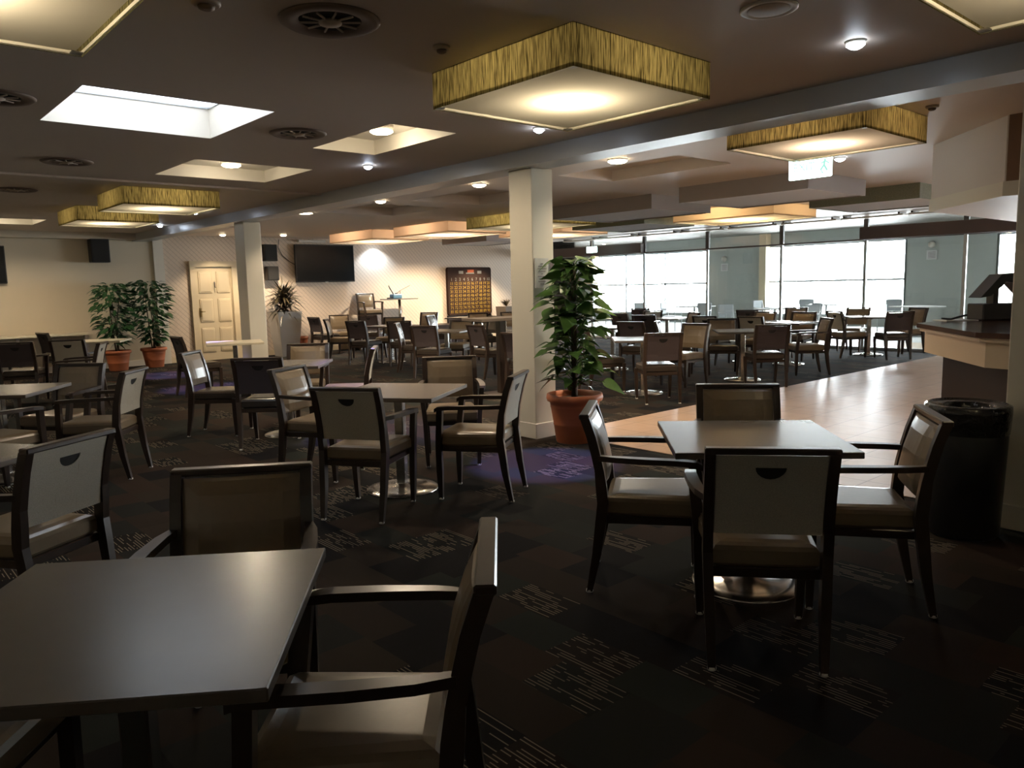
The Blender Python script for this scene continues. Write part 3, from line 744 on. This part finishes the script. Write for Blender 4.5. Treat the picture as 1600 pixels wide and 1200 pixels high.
def clear_of_bases(x, y, a):
    # slide the chair straight back until no foot stands on a table's disc base
    for step in range(40):
        ok = True
        for lx, ly in ((-.212, .24), (.212, .24), (-.206, -.275), (.206, -.275)):
            px = x + lx*math.cos(a) - ly*math.sin(a); py = y + lx*math.sin(a) + ly*math.cos(a)
            if any(math.hypot(px-tx, py-ty) < .30 for tx, ty in TABLES): ok = False
        if ok: break
        x += .01*math.sin(a); y -= .01*math.cos(a)
    return x, y
for c in chairs:
    cx_, cy_ = clear_of_bases(c[1], c[2], R(c[3])); place(c[0], cx_, cy_, *c[3:])

# ------------------------------------------------------------------ tables
def make_table(top='laminate', post='steel', size=.8):
    t = thing('pedestal_table', '', 'table'); h = size/2
    bm = bmn(); box(bm, -h, h, -h, h, .716, .745, bev=.003)
    for f in bm.faces: f.material_index = 0 if f.calc_center_median().z > .744 else 1
    obj('tabletop', bm, [M[top], M['tanedge'] if top == 'laminate' else M[top]], t)
    bm = bmn(); box(bm, -.034, .034, -.034, .034, .03, .70, bev=.006); obj('column', bm, M[post], t)
    bm = bmn(); box(bm, -.22, .22, -.02, .02, .695, .716); box(bm, -.02, .02, -.22, .22, .695, .716); obj('top_bracket', bm, M['black'], t)
    bm = bmn(); lathe(bm, [(.265, 0), (.27, .006), (.262, .014), (.20, .024), (.06, .036), (.045, .05)], seg=40); obj('base', bm, M['steel'], t)
    return t
tp = make_table(); tp_used = [False]
tc = make_table('creamtop'); tc_used = [False]
def table(x, y, a, label, group, cream=False):
    src, used = (tc, tc_used) if cream else (tp, tp_used)
    if not used[0]: o = src; used[0] = True
    else: o = copy_tree(src)
    o.location = (x, y, 0); o.rotation_euler = (0, 0, R(a)); o['label'] = label; o['group'] = group
    return o
GT = 'square pedestal tables'
for a in [
 (3.29, 1.98, -47, 'square grey-topped pedestal table with four armchairs, near the black bin'),
 (3.12, 4.76, -56, 'square table on a round steel base before the nearer column'),
 (3.56, 7.50, 51, 'table with yellow sheen on its top, before the further column'),
 (1.02, 7.44, 55, 'pale tan table at the edge of the view among yellow-lit chairs'),
 (.30, 4.46, 33, 'small dark tabletop corner beyond the big tilted armchair'),
 (.47, 1.90, 54, 'large-looking dark tabletop closest to the viewer'),
 (8.62, 13.35, 15, 'far table with a mustard-lit chair behind it'),
 (8.10, 10.78, 30, 'far table with a pale top between black chair backs'),
 (8.80, 9.45, 20, 'far table mostly hidden behind the nearer column'),
 (8.20, 6.55, 44, 'orange-edged table with sunlit white top, nearest the walkway'),
 (10.25, 6.30, 40, 'pale tan table in the group nearest the carpet edge'),
 (12.62, 7.66, 0, 'first of the two joined tables before the orange chairs'),
 (12.62, 6.85, 0, 'second of the two joined tables before the orange chairs'),
 (15.0, 6.50, 35, 'white-glaring table with bright disc base near the glass'),
 (10.75, 13.05, 20, 'table behind the leaner table, among cream-lit chairs'),
 (11.9, 15.0, 25, 'dark table below the bingo number board'),
 (10.2, 8.8, 10, 'tan tabletop seen between the climbing plant and plum chairs'),
 (13.2, 9.9, 15, 'sunlit table among the chairs by the bright window'),
]: table(*a, GT)
table(4.62, 11.45, 4, 'cream square tabletop just before the further column', GT, True)
table(3.45, 14.2, -28, 'cream tabletop in front of the wall bench beside the ficus pots', GT, True)
tc.rotation_euler.z = R(70)

# leaner table
t = thing('leaner_table', 'tall dark leaner table with square post, close behind the nearer column', 'table', (6.98, 8.05, 0), R(-12))
bm = bmn(); box(bm, -.45, .85, -.30, .30, 1.02, 1.06, bev=.004); obj('tabletop', bm, M['tanedge'], t)
bm = bmn(); box(bm, -.05, .05, -.05, .05, .012, 1.02, bev=.005); obj('post', bm, M['wood'], t)
bm = bmn(); box(bm, .052, .066, -.052, -.02, .012, 1.02, bev=.002); obj('edge_strip', bm, M['steel'], t)
bm = bmn(); box(bm, -.24, .24, -.24, .24, 0, .012); obj('base', bm, M['bronze'], t)

# long wall bench
t = thing('wall_bench', 'long cream bench top fixed along the cream wall', 'bench', (0, 0, 0))
bm = bmn(); box(bm, -.5, 3.95, 16.72, 17.28, .73, .765, bev=.004); obj('bench_top', bm, M['creamtop'], t)
for x in (-.3, 1.2, 2.7, 3.85):
    bm = bmn(); box(bm, x-.03, x+.03, 16.8, 16.86, 0, .73); obj('leg', bm, M['steel'], t)

# ------------------------------------------------------------------ wall things
def speaker(x0, x1, y0, z0, z1, label, tilt=0):
    t = thing('wall_speaker', label, 'speaker', ((x0+x1)/2, y0, z0))
    w_, h = (x1-x0)/2, z1-z0; d = 17.3-y0
    bm = bmn(); box(bm, -w_, w_, 0, d*.8, 0, h, bev=.01); obj('cabinet', bm, M['black'], t)
    bm = bmn(); box(bm, -w_+.02, w_-.02, -.008, .001, .02, h-.02, bev=.003); obj('grille', bm, M['hole'], t)
    bm = bmn(); box(bm, -.03, .03, d*.8, d, h*.4, h*.6); obj('bracket', bm, M['bronze'], t)
speaker(4.12, 4.46, 17.0, 2.14, 2.60, 'black loudspeaker on the cream wall above the ficus plants')
speaker(7.73, 8.05, 17.1, 2.18, 2.56, 'black wall speaker beside the television, upper of the two')
speaker(7.78, 8.06, 17.1, 1.74, 2.06, 'smaller black wall speaker beside the television, lower of the two')
t = thing('television', 'large black flat television on the trellis wall', 'television', (9.32, 17.19, 1.68))
bm = bmn(); box(bm, -.79, .79, 0, .06, 0, .90, bev=.008); obj('casing', bm, M['black'], t)
bm = bmn(); box(bm, -.765, .765, -.004, .001, .03, .875); obj('screen', bm, mat('dark_glossy_screen', (.008, .010, .012), .2, spec=.25), t)
bm = bmn(); box(bm, -.04, .04, -.01, .0, -.012, .012); obj('badge', bm, M['plastic'], t)
bm = bmn(); box(bm, -.2, .2, .06, .105, .3, .6); obj('bracket', bm, M['bronze'], t)
t = thing('television', 'black screen cut by the edge of the view on the cream wall', 'television', (2.10, 17.19, 1.75))
bm = bmn(); box(bm, -.6, .6, 0, .06, 0, .70, bev=.008); obj('casing', bm, M['black'], t)
bm = bmn(); box(bm, -.58, .58, -.004, .001, .02, .68); obj('screen', bm, bpy.data.materials['dark_glossy_screen'], t)
bm = bmn(); box(bm, -.1, .1, .06, .105, .3, .5); obj('bracket', bm, M['bronze'], t)
bm = bmn(); tube(bm, [(8.18, 17.27, 2.68), (8.16, 17.28, 2.5), (8.25, 17.28, 2.32), (8.42, 17.28, 2.18), (8.56, 17.28, 2.1)], .009, 6)
tag(obj('power_cable', bm, M['bronze']), 'thin dark cable curving down the wall to the television', 'cable')
t = thing('wall_box', 'white slim box above the television', 'box', (9.0, 17.2, 2.63)); bm = bmn(); box(bm, -.35, .35, 0, .1, 0, .06, bev=.006); obj('housing', bm, M['plastic'], t)

# bingo board
t = thing('bingo_board', 'dark bingo number board with rows of amber numerals from 1 to 90', 'bingo board', (13.80, 17.18, .70))
bm = bmn()
def rrect(hw, z0, z1, r, y, n=6):
    pts = []
    for cx, cz, a0 in ((hw-r, z0+r, -90), (hw-r, z1-r, 0), (-hw+r, z1-r, 90), (-hw+r, z0+r, 180)):
        for i in range(n+1): a = R(a0+90*i/n); pts.append((cx+r*math.cos(a), y, cz+r*math.sin(a)))
    return pts
loft(bm, [rrect(.78, 0, 1.33, .07, 0), rrect(.78, 0, 1.33, .07, .10)]); obj('panel', bm, M['brownboard'], t)
fm = Matrix(((1, 0, 0, 0), (0, 0, -1, -.004), (0, 1, 0, 0), (0, 0, 0, 1)))
bm = bmn()
for i in range(10): text_into(bm, str(i+1), .12, Matrix.Translation((-.66+i*.147, 0, .99)) @ fm)
obj('top_numerals', bm, M['greynum'], t, label='greyish numerals 1 to 10')
bm = bmn()
for r_ in range(1, 9):
    for i in range(10): text_into(bm, str(r_*10+i+1), .118, Matrix.Translation((-.66+i*.147, 0, .99-r_*.112)) @ fm)
obj('numerals', bm, M['amber'], t)
bm = bmn(); box(bm, -.09, .14, -.005, .0, 1.185, 1.26); obj('logo_plate', bm, M['orange'], t)
bm = bmn(); box(bm, -.14, .15, -.006, .0, 1.15, 1.18); box(bm, -.4, -.24, -.005, 0, 1.15, 1.23, bev=.002); box(bm, .27, .42, -.005, 0, 1.15, 1.23, bev=.002); obj('logo_marks', bm, M['greynum'], t)
bm = bmn(); box(bm, -.78, -.74, .05, .1, -.7, 0); box(bm, .74, .78, .05, .1, -.7, 0); box(bm, -.78, .78, .04, .1, -.28, -.01); obj('stand', bm, M['barbody'], t)

# low stage with caller's chair and stand
bm = bmn(); box(bm, 9.9, 13.0, 16.55, 17.28, 0, .5, bev=.005)
tag(obj('stage_platform', bm, M['barbody']), 'low dark stage platform along the trellis wall', 'stage')
c = place('A', 10.34, 16.93, 172, 'tan armchair raised on the stage, beside the stand with the blue gadget', GF, .5)
t = thing('lectern_table', 'slim pedestal table on the stage carrying a blue gadget', 'table', (11.18, 16.85, .5))
bm = bmn(); box(bm, -.46, .46, -.19, .19, .70, .725, bev=.003); obj('tabletop', bm, M['laminate'], t)
bm = bmn(); lathe(bm, [(.035, .02), (.035, .70)], seg=16); obj('post', bm, M['steel'], t)
bm = bmn(); lathe(bm, [(.22, 0), (.22, .01), (.05, .02)], seg=24); obj('base', bm, M['black'], t)
t = thing('ball_cage', 'blue desktop number caller with a black lever on the stage table', 'machine', (11.08, 16.85, 1.225))
bm = bmn(); box(bm, -.14, .14, -.1, .1, 0, .12, bev=.03, seg=2); obj('body', bm, M['blue'], t)
bm = bmn(); tube(bm, [(-.06, 0, .10), (-.18, 0, .28), (-.21, 0, .34)], [.016, .016, .01], 8); obj('lever', bm, M['black'], t)
bm = bmn(); box(bm, -.24, -.12, -.06, .06, 0, .035, bev=.006); obj('foot_pedal', bm, M['black'], t)
t = thing('microphone_stand', 'thin boom microphone stand on the stage behind the blue gadget', 'microphone stand', (11.40, 17.13, .5))
bm = bmn(); tube(bm, [(0, 0, .01), (0, 0, .93)], .009, 6); obj('pole', bm, M['bronze'], t)
bm = bmn(); tube(bm, [(-.1, 0, .86), (0, 0, .93), (.32, 0, 1.06)], .007, 6); obj('boom', bm, M['bronze'], t)
bm = bmn(); tube(bm, [(-.16, 0, .845), (-.09, 0, .865)], [.02, .014], 8); obj('microphone', bm, M['black'], t)
bm = bmn()
for a in (0, 120, 240): tube(bm, [(0, 0, .12), (.07*math.cos(R(a)), .07*math.sin(R(a)), .01)], .006, 6)
obj('tripod', bm, M['bronze'], t)

# notices on the nearer column's side face
t = thing('notice', 'white printed notice taped on the nearer column', 'notice', (5.185, 5.355, 1.46))
bm = bmn(); box(bm, -.085, .085, 0, .012, 0, .28); obj('sheet', bm, M['paper'], t)
bm = bmn()
for i, wd in enumerate((.03, .10, .12, .09, .02, .11, .08, .10, .05)): box(bm, -wd/2, wd/2, -.002, .0, .225-i*.024, .231-i*.024)
obj('lettering', bm, M['print'], t)
t = thing('notice', 'small dark picture flyer beside the white notice on the column', 'notice', (5.315, 5.355, 1.58))
bm = bmn(); box(bm, -.036, .036, 0, .012, 0, .13); obj('sheet', bm, M['paper'], t)
bm = bmn(); box(bm, -.028, .028, -.002, .0, .03, .12); obj('picture', bm, M['print'], t)
for i, (y, z, lb) in enumerate(((15.5, 1.82, 'white framed notice on the grey terrace pier, first from the bright window'), (8.67, 1.95, 'white notice on the wide grey terrace pier near the bar'))):
    t = thing('notice', lb, 'notice', (23.96, y, z)); bm = bmn(); box(bm, 0, .04, -.14, .14, 0, .26); obj('sheet', bm, M['paper'], t)
    bm = bmn()
    for j in range(5): box(bm, -.003, 0, -.1, .1, .04+j*.04, .052+j*.04)
    obj('lettering', bm, M['print'], t)
    t = thing('wall_lamp', 'small round white lamp above the terrace notice' + (' by the bright window' if i == 0 else ' near the bar'), 'lamp', (23.93, y, z+.42))
    bm = bmn(); lathe(bm, [(.03, -.1), (.09, -.05), (.09, .05), (.03, .1)], seg=16); obj('globe', bm, M['plastic'], t)
    bm = bmn(); box(bm, .0, .07, -.03, .03, -.03, .03); obj('bracket', bm, M['silver'], t)

# ------------------------------------------------------------------ plants
def leaf_shape(bm, base, direction, L, W, droop, heart=True, mi=0, roll=0.0):
    d = Vector(direction).normalized(); side = d.cross(Vector((0, 0, 1)))
    if side.length < .05: side = Vector((1, 0, 0))
    side.normalize(); side = Matrix.Rotation(roll, 3, d) @ side; up = side.cross(d)
    prof = ([(-.12, .0), (.0, .75), (.15, 1.0), (.35, .92), (.6, .6), (.82, .26), (1.0, 0)] if heart else [(0, .1), (.2, .75), (.45, 1.0), (.7, .7), (1.0, 0)])
    rows = []
    for u, wv in prof:
        c = Vector(base) + d*(L*u) - Vector((0, 0, 1))*droop*max(0, u)**2*L
        rows.append([bm.verts.new(c - side*W*wv/2 + up*W*.10*wv), bm.verts.new(c), bm.verts.new(c + side*W*wv/2 + up*W*.10*wv)])
    for a, b in zip(rows, rows[1:]):
        for i in (0, 1):
            f = bm.faces.new((a[i], a[i+1], b[i+1], b[i])); f.material_index = mi; f.smooth = True
def pot(t, r, h, mname, ribs=True):
    bm = bmn()
    pr_ = [(r*.66, 0), (r*.68, .01), (r*.76, h*.36), (r*.775, h*.37), (r*.77, h*.40), (r*.86, h*.72), (r*.875, h*.73), (r*.87, h*.76), (r*.90, h*.84), (r*.99, h*.86), (r*1.02, h*.92), (r*.99, h), (r*.92, h), (r*.88, h*.9), (r*.86, h*.88)]
    lathe(bm, pr_, seg=40); obj('pot', bm, M[mname], t)
    bm = bmn(); lathe(bm, [(r*.86, h*.88), (r*.3, h*.90)], seg=24); obj('soil', bm, M['soil'], t)
# big climbing plant
t = thing('climbing_plant', 'tall climbing plant with large heart leaves, in a terracotta pot by the column', 'plant', (5.27, 5.03, 0))
pot(t, .265, .46, 'terracotta')
bm = bmn(); tube(bm, [(0, 0, .4), (.005, .0, 1.0), (0, .005, 1.62)], .032, 10); obj('moss_pole', bm, M['bark'], t)
bm = bmn(); rnd = random.Random(5)
for i in range(210):
    z = .50 + 1.14*(i/210)**.95; a = i*2.399 + rnd.uniform(-.3, .3)
    reach = rnd.uniform(.05, .29)*(1.15 - .35*(z-.5)/1.2)
    el = rnd.uniform(-.15, .45)
    dv = Vector((math.cos(a), math.sin(a), el)); p1 = Vector((0, 0, z)) + dv.normalized()*reach + Vector((0, 0, .04))
    if (t.location + p1).y > 5.30 and (t.location+p1).x > 5.0: continue
    tube(bm, [(0, 0, z-.03), tuple(Vector((0, 0, z)) + dv.normalized()*reach*.5 + Vector((0, 0, .05))), tuple(p1)], .0045, 5, mi=0)
    L = rnd.uniform(.11, .21)
    dd = Vector((dv.x, dv.y, rnd.uniform(-.45, .25)))
    if (t.location + p1 + dd.normalized()*L).y > 5.34: dd.y = -abs(dd.y)*.3
    leaf_shape(bm, p1, dd, L, L*rnd.uniform(.6, .85), rnd.uniform(.05, .35), roll=rnd.uniform(-.7, .7))
for i in range(14):
    a = i*2.4; dv = Vector((math.cos(a), -abs(math.sin(a)), .6)); p1 = Vector((0, -.02, 1.60)) + dv*.10
    leaf_shape(bm, p1, (dv.x, dv.y, rnd.uniform(-.4, .4)), rnd.uniform(.13, .2), .11, .3)
obj('leaves', bm, M['leaf'], t)
# ficus pair
def ficus(x, y, label, seed, hgt, rad):
    t = thing('potted_ficus', label, 'plant', (x, y, 0), 0, 'potted ficus pair'); pot(t, .25, .40, 'terracotta')
    r_ = random.Random(seed)
    bm = bmn()
    for k_ in range(3):
        a = k_*2.1; tube(bm, [(.03*math.cos(a), .03*math.sin(a), .34), (.05*math.cos(a+1), .05*math.sin(a+1), .8), (.12*math.cos(a), .10*math.sin(a), hgt-.35)], [.014, .012, .006], 6)
    obj('trunk', bm, M['bark'], t)
    bm = bmn()
    for i in range(420):
        z = .52 + (hgt-.62)*r_.random()**.9; u = (z-.5)/(hgt-.5)
        rr = rad*(.55+1.1*u*(1.25-u)*1.3)*math.sqrt(r_.random()); a = r_.random()*6.283
        dy = math.sin(a)*rr
        if y + dy > 17.12: dy = 17.12 - y
        p = (math.cos(a)*rr, dy, z)
        d = Vector((math.cos(a)+r_.uniform(-.4, .4), min(math.sin(a), .2)+r_.uniform(-.4, .0), r_.uniform(-.5, .35)))
        leaf_shape(bm, p, d, r_.uniform(.12, .2), r_.uniform(.06, .09), .25, False, roll=r_.uniform(-.6, .6))
    obj('leaves', bm, M['leafd'], t)
ficus(4.33, 16.6, 'leafy potted ficus on the carpet, the one beside the bench end', 3, 1.82, .33)
ficus(5.05, 16.72, 'leafy potted ficus on the carpet, the one next to the trellis wallpaper', 9, 1.86, .33)
# tall planter with spiky plant
t = thing('spiky_plant', 'spiky bronze-leaved plant in a tall tapered grey planter behind the further column', 'plant', (7.97, 16.75, 0))
bm = bmn(); loft(bm, [[(-.2, -.2, 0), (.2, -.2, 0), (.2, .2, 0), (-.2, .2, 0)], [(-.29, -.29, 1.02), (.29, -.29, 1.02), (.29, .29, 1.02), (-.29, .29, 1.02)], [(-.26, -.26, 1.02), (.26, -.26, 1.02), (.26, .26, 1.02), (-.26, .26, 1.02)], [(-.25, -.25, .96), (.25, -.25, .96), (.25, .25, .96), (-.25, .25, .96)]]); obj('planter', bm, M['planter'], t)
bm = bmn(); box(bm, -.25, .25, -.25, .25, .94, .965); obj('soil', bm, M['soil'], t)
bm = bmn(); r_ = random.Random(4)
for i in range(230):
    a = r_.random()*6.283; el = r_.uniform(-.15, 1.5); L = r_.uniform(.38, .6); z = 1.0 + r_.random()*.42
    d = Vector((math.cos(a), math.sin(a)*.8, el)).normalized()
    if d.y*L > .5: continue
    leaf_shape(bm, (d.x*.03, d.y*.03, z), d, L, .05, r_.uniform(.1, .6), False)
obj('leaves', bm, M['cordy'], t)
t = thing('small_pot', 'small reddish pot beside the tall grey planter', 'pot', (8.42, 16.85, 0)); pot(t, .14, .42, 'terracotta')
t = thing('spiky_plant', 'small spiky plant in a dark pot beside the bingo number board', 'plant', (14.85, 16.85, 0))
bm = bmn(); loft(bm, [[(-.17, -.17, 0), (.17, -.17, 0), (.17, .17, 0), (-.17, .17, 0)], [(-.22, -.22, .9), (.22, -.22, .9), (.22, .22, .9), (-.22, .22, .9)]]); obj('planter', bm, M['tanedge'], t)
bm = bmn()
for i in range(50):
    a = r_.random()*6.283; d = Vector((math.cos(a), math.sin(a)*.7, r_.uniform(.2, 2.0))).normalized()
    leaf_shape(bm, (0, 0, .9), d, r_.uniform(.2, .42), .03, .3, False)
obj('leaves', bm, M['cordy'], t)

# ------------------------------------------------------------------ bar
t = thing('bar_counter', 'bar with polished dark top, cream fascia and dark brown body', 'bar')
poly = [(6.76, 2.54), (5.80, 1.80), (5.72, 1.45), (5.72, -2.9), (8.8, -2.9), (8.8, 1.9), (8.3, 2.45)]
def shrink(p, d):
    cx = 7.2; cy = .2; return [(x + (d if x < cx else -d), y + (d if y < cy else -d)) for x, y in p]
bm = bmn(); prism(bm, poly, 1.065, 1.10); obj('bar_top', bm, M['barwood'], t)
bm = bmn(); prism(bm, shrink(poly, .02), 1.035, 1.065); prism(bm, shrink(poly, .05), .86, 1.035); obj('fascia', bm, M['barcream'], t)
bm = bmn(); prism(bm, shrink(poly, .16), 0.004, .86); obj('bar_body', bm, M['barbody'], t)
# bulkhead over the bar
bm = bmn()
bpoly = [(8.10, 2.96), (7.12, 2.06), (7.12, -2.9), (13.2, -2.9), (13.2, 2.96)]
prism(bm, bpoly, 2.10, CEIL); o = struct('bulkhead', bm, mat('bulkhead_paint', (.66, .60, .57), .5))
bm = bmn(); q = [(8.10-.012, 2.96+.012), (7.12-.014, 2.06+.006), (7.12-.014, -2.9), (7.12, -2.9), (7.12, 2.06), (8.10, 2.96)]
prism(bm, q, 2.10, 2.215); obj('lower_band', bm, M['white'], o)
bm = bmn(); box(bm, 7.106, 7.12, -2.9, 2.045, 2.215, CEIL); obj('brown_face', bm, M['brownwall'], o)
downlight(8.9, 1.55, 2.10, .045, 'small square downlight under the bar bulkhead', 'warm', power=4, angle=100, square=True)
# till / dispenser on the bar
t = thing('coffee_machine', 'dark angular machine with a peaked hood standing on the bar', 'machine', (7.58, 2.17, 1.10), R(-42))
bm = bmn(); box(bm, -.22, .2, -.12, .12, 0, .14, bev=.01); obj('base', bm, M['black'], t)
bm = bmn()
loft(bm, [[(x, y, z) for x, z in ((-.23, .19), (-.056, .385), (.085, .395), (.21, .25), (.30, .16), (.22, .14), (.15, .22), (.06, .31), (-.02, .325), (-.05, .28), (-.085, .26), (-.14, .205))] for y in (-.09, .09)])
obj('hood', bm, M['black'], t)
bm = bmn(); box(bm, -.095, -.052, -.05, .05, .12, .29); obj('spout_post', bm, M['black'], t)
bm = bmn(); box(bm, .03, .12, -.13, -.1, .12, .19); obj('label_card', bm, M['barcream'], t)
t = thing('papers', 'loose papers and a dark clip lying on the bar top', 'papers', (7.28, 2.42, 1.10), R(-40))
bm = bmn(); box(bm, -.14, .14, -.1, .1, 0, .006); obj('sheet', bm, M['paper'], t)
bm = bmn(); tube(bm, [(-.12, 0, .02), (-.04, 0, .012), (.03, 0, .03), (.1, 0, .045)], .010, 6); obj('clip', bm, M['black'], t)

# bin
t = thing('waste_bin', 'large round black bin with a shiny bag-lined rim beside the bar', 'bin', (4.83, 1.52, 0))
bm = bmn(); lathe(bm, [(.175, 0), (.19, .02), (.21, .60), (.207, .61)], seg=40); obj('body', bm, M['black'], t)
lin = mat('glossy_bin_liner', (.015, .015, .016), .12, bump=.9, nscale=18)
bm = bmn(); lathe(bm, [(.214, .60), (.218, .66), (.222, .72), (.220, .755), (.20, .765), (.19, .755), (.15, .752), (.13, .748), (.125, .70)], seg=40, cap=False); obj('liner', bm, lin, t)
bm = bmn(); lathe(bm, [(.126, .69), (.02, .688)], seg=24); obj('opening', bm, M['hole'], t)

# ------------------------------------------------------------------ terrace furniture
GTc = 'pale chairs on the terrace'
terr_pts = [(18.4, 15.8, 200, 'grey terrace chair low in the first bright pane'), (19.0, 15.1, 160, 'grey terrace chair low in the second bright pane'),
            (19.4, 14.4, 190, 'grey terrace chair left of the pier, against the white window'), (18.6, 12.8, 100, 'grey terrace chair beside the first window post'),
            (17.6, 11.2, 150, 'blue-grey terrace chair before the grey pier'), (21.0, 12.2, 170, 'pale terrace chair back under the mid rail'),
            (22.2, 11.6, 100, 'pale terrace chair back beside the tree-like twig'), (18.6, 9.6, 60, 'pale terrace chair angled behind the orange pair'),
            (17.3, 9.0, 80, 'bluish terrace chair just behind the glass post'), (21.8, 8.9, 90, 'pale terrace chair before the wide pier near the bar')]
pc = None
def terrace_chair():
    r = thing('terrace_chair', '', 'chair')
    for s in (-1, 1):
        bm = bmn(); tube(bm, [(s*.22, -.25, 0), (s*.21, -.20, .45), (s*.21, -.27, .86)], .014, 6); obj('rear_leg', bm, M['paleblue'], r)
        bm = bmn(); tube(bm, [(s*.22, .24, 0), (s*.23, .22, .64), (s*.23, -.2, .66)], .014, 6); obj('front_leg', bm, M['paleblue'], r)
    bm = bmn(); box(bm, -.22, .22, -.22, .24, .43, .46, bev=.01); obj('seat', bm, M['paleblue'], r)
    bm = bmn(); box(bm, -.2, .2, -.275, -.245, .52, .87, bev=.01); obj('backrest', bm, M['paleblue'], r)
    return r
pc = terrace_chair()
for i, (x, y, a, lb) in enumerate(terr_pts):
    o = pc if i == 0 else copy_tree(pc); o.location = (x, y, 0); o.rotation_euler = (0, 0, R(a)); o['label'] = lb; o['group'] = GTc
def terrace_table():
    r = thing('terrace_table', '', 'table')
    bm = bmn(); box(bm, -.45, .45, -.45, .45, .72, .75, bev=.005); obj('tabletop', bm, M['paper'], r)
    bm = bmn(); lathe(bm, [(.03, .02), (.03, .72)], seg=12); obj('post', bm, M['silver'], r)
    bm = bmn(); lathe(bm, [(.25, 0), (.25, .015), (.04, .03)], seg=20); obj('base', bm, M['silver'], r)
    return r
pt = terrace_table()
for i, (x, y, lb) in enumerate([(19.6, 13.7, 'white terrace table just before the first grey pier'), (21.6, 10.6, 'white terrace table under the long mid rail'),
                                (18.4, 10.4, 'white terrace table behind the orange chairs'), (20.2, 7.6, 'white terrace table before the wide pier')]):
    o = pt if i == 0 else copy_tree(pt); o.location = (x, y, 0); o.rotation_euler = (0, 0, R(20*i)); o['label'] = lb; o['group'] = 'tables on the terrace'

# drop any prototype that was never placed
for key, (o, used) in protos.items():
    if not used:
        for ch in list(o.children_recursive) + [o]: bpy.data.objects.remove(ch)
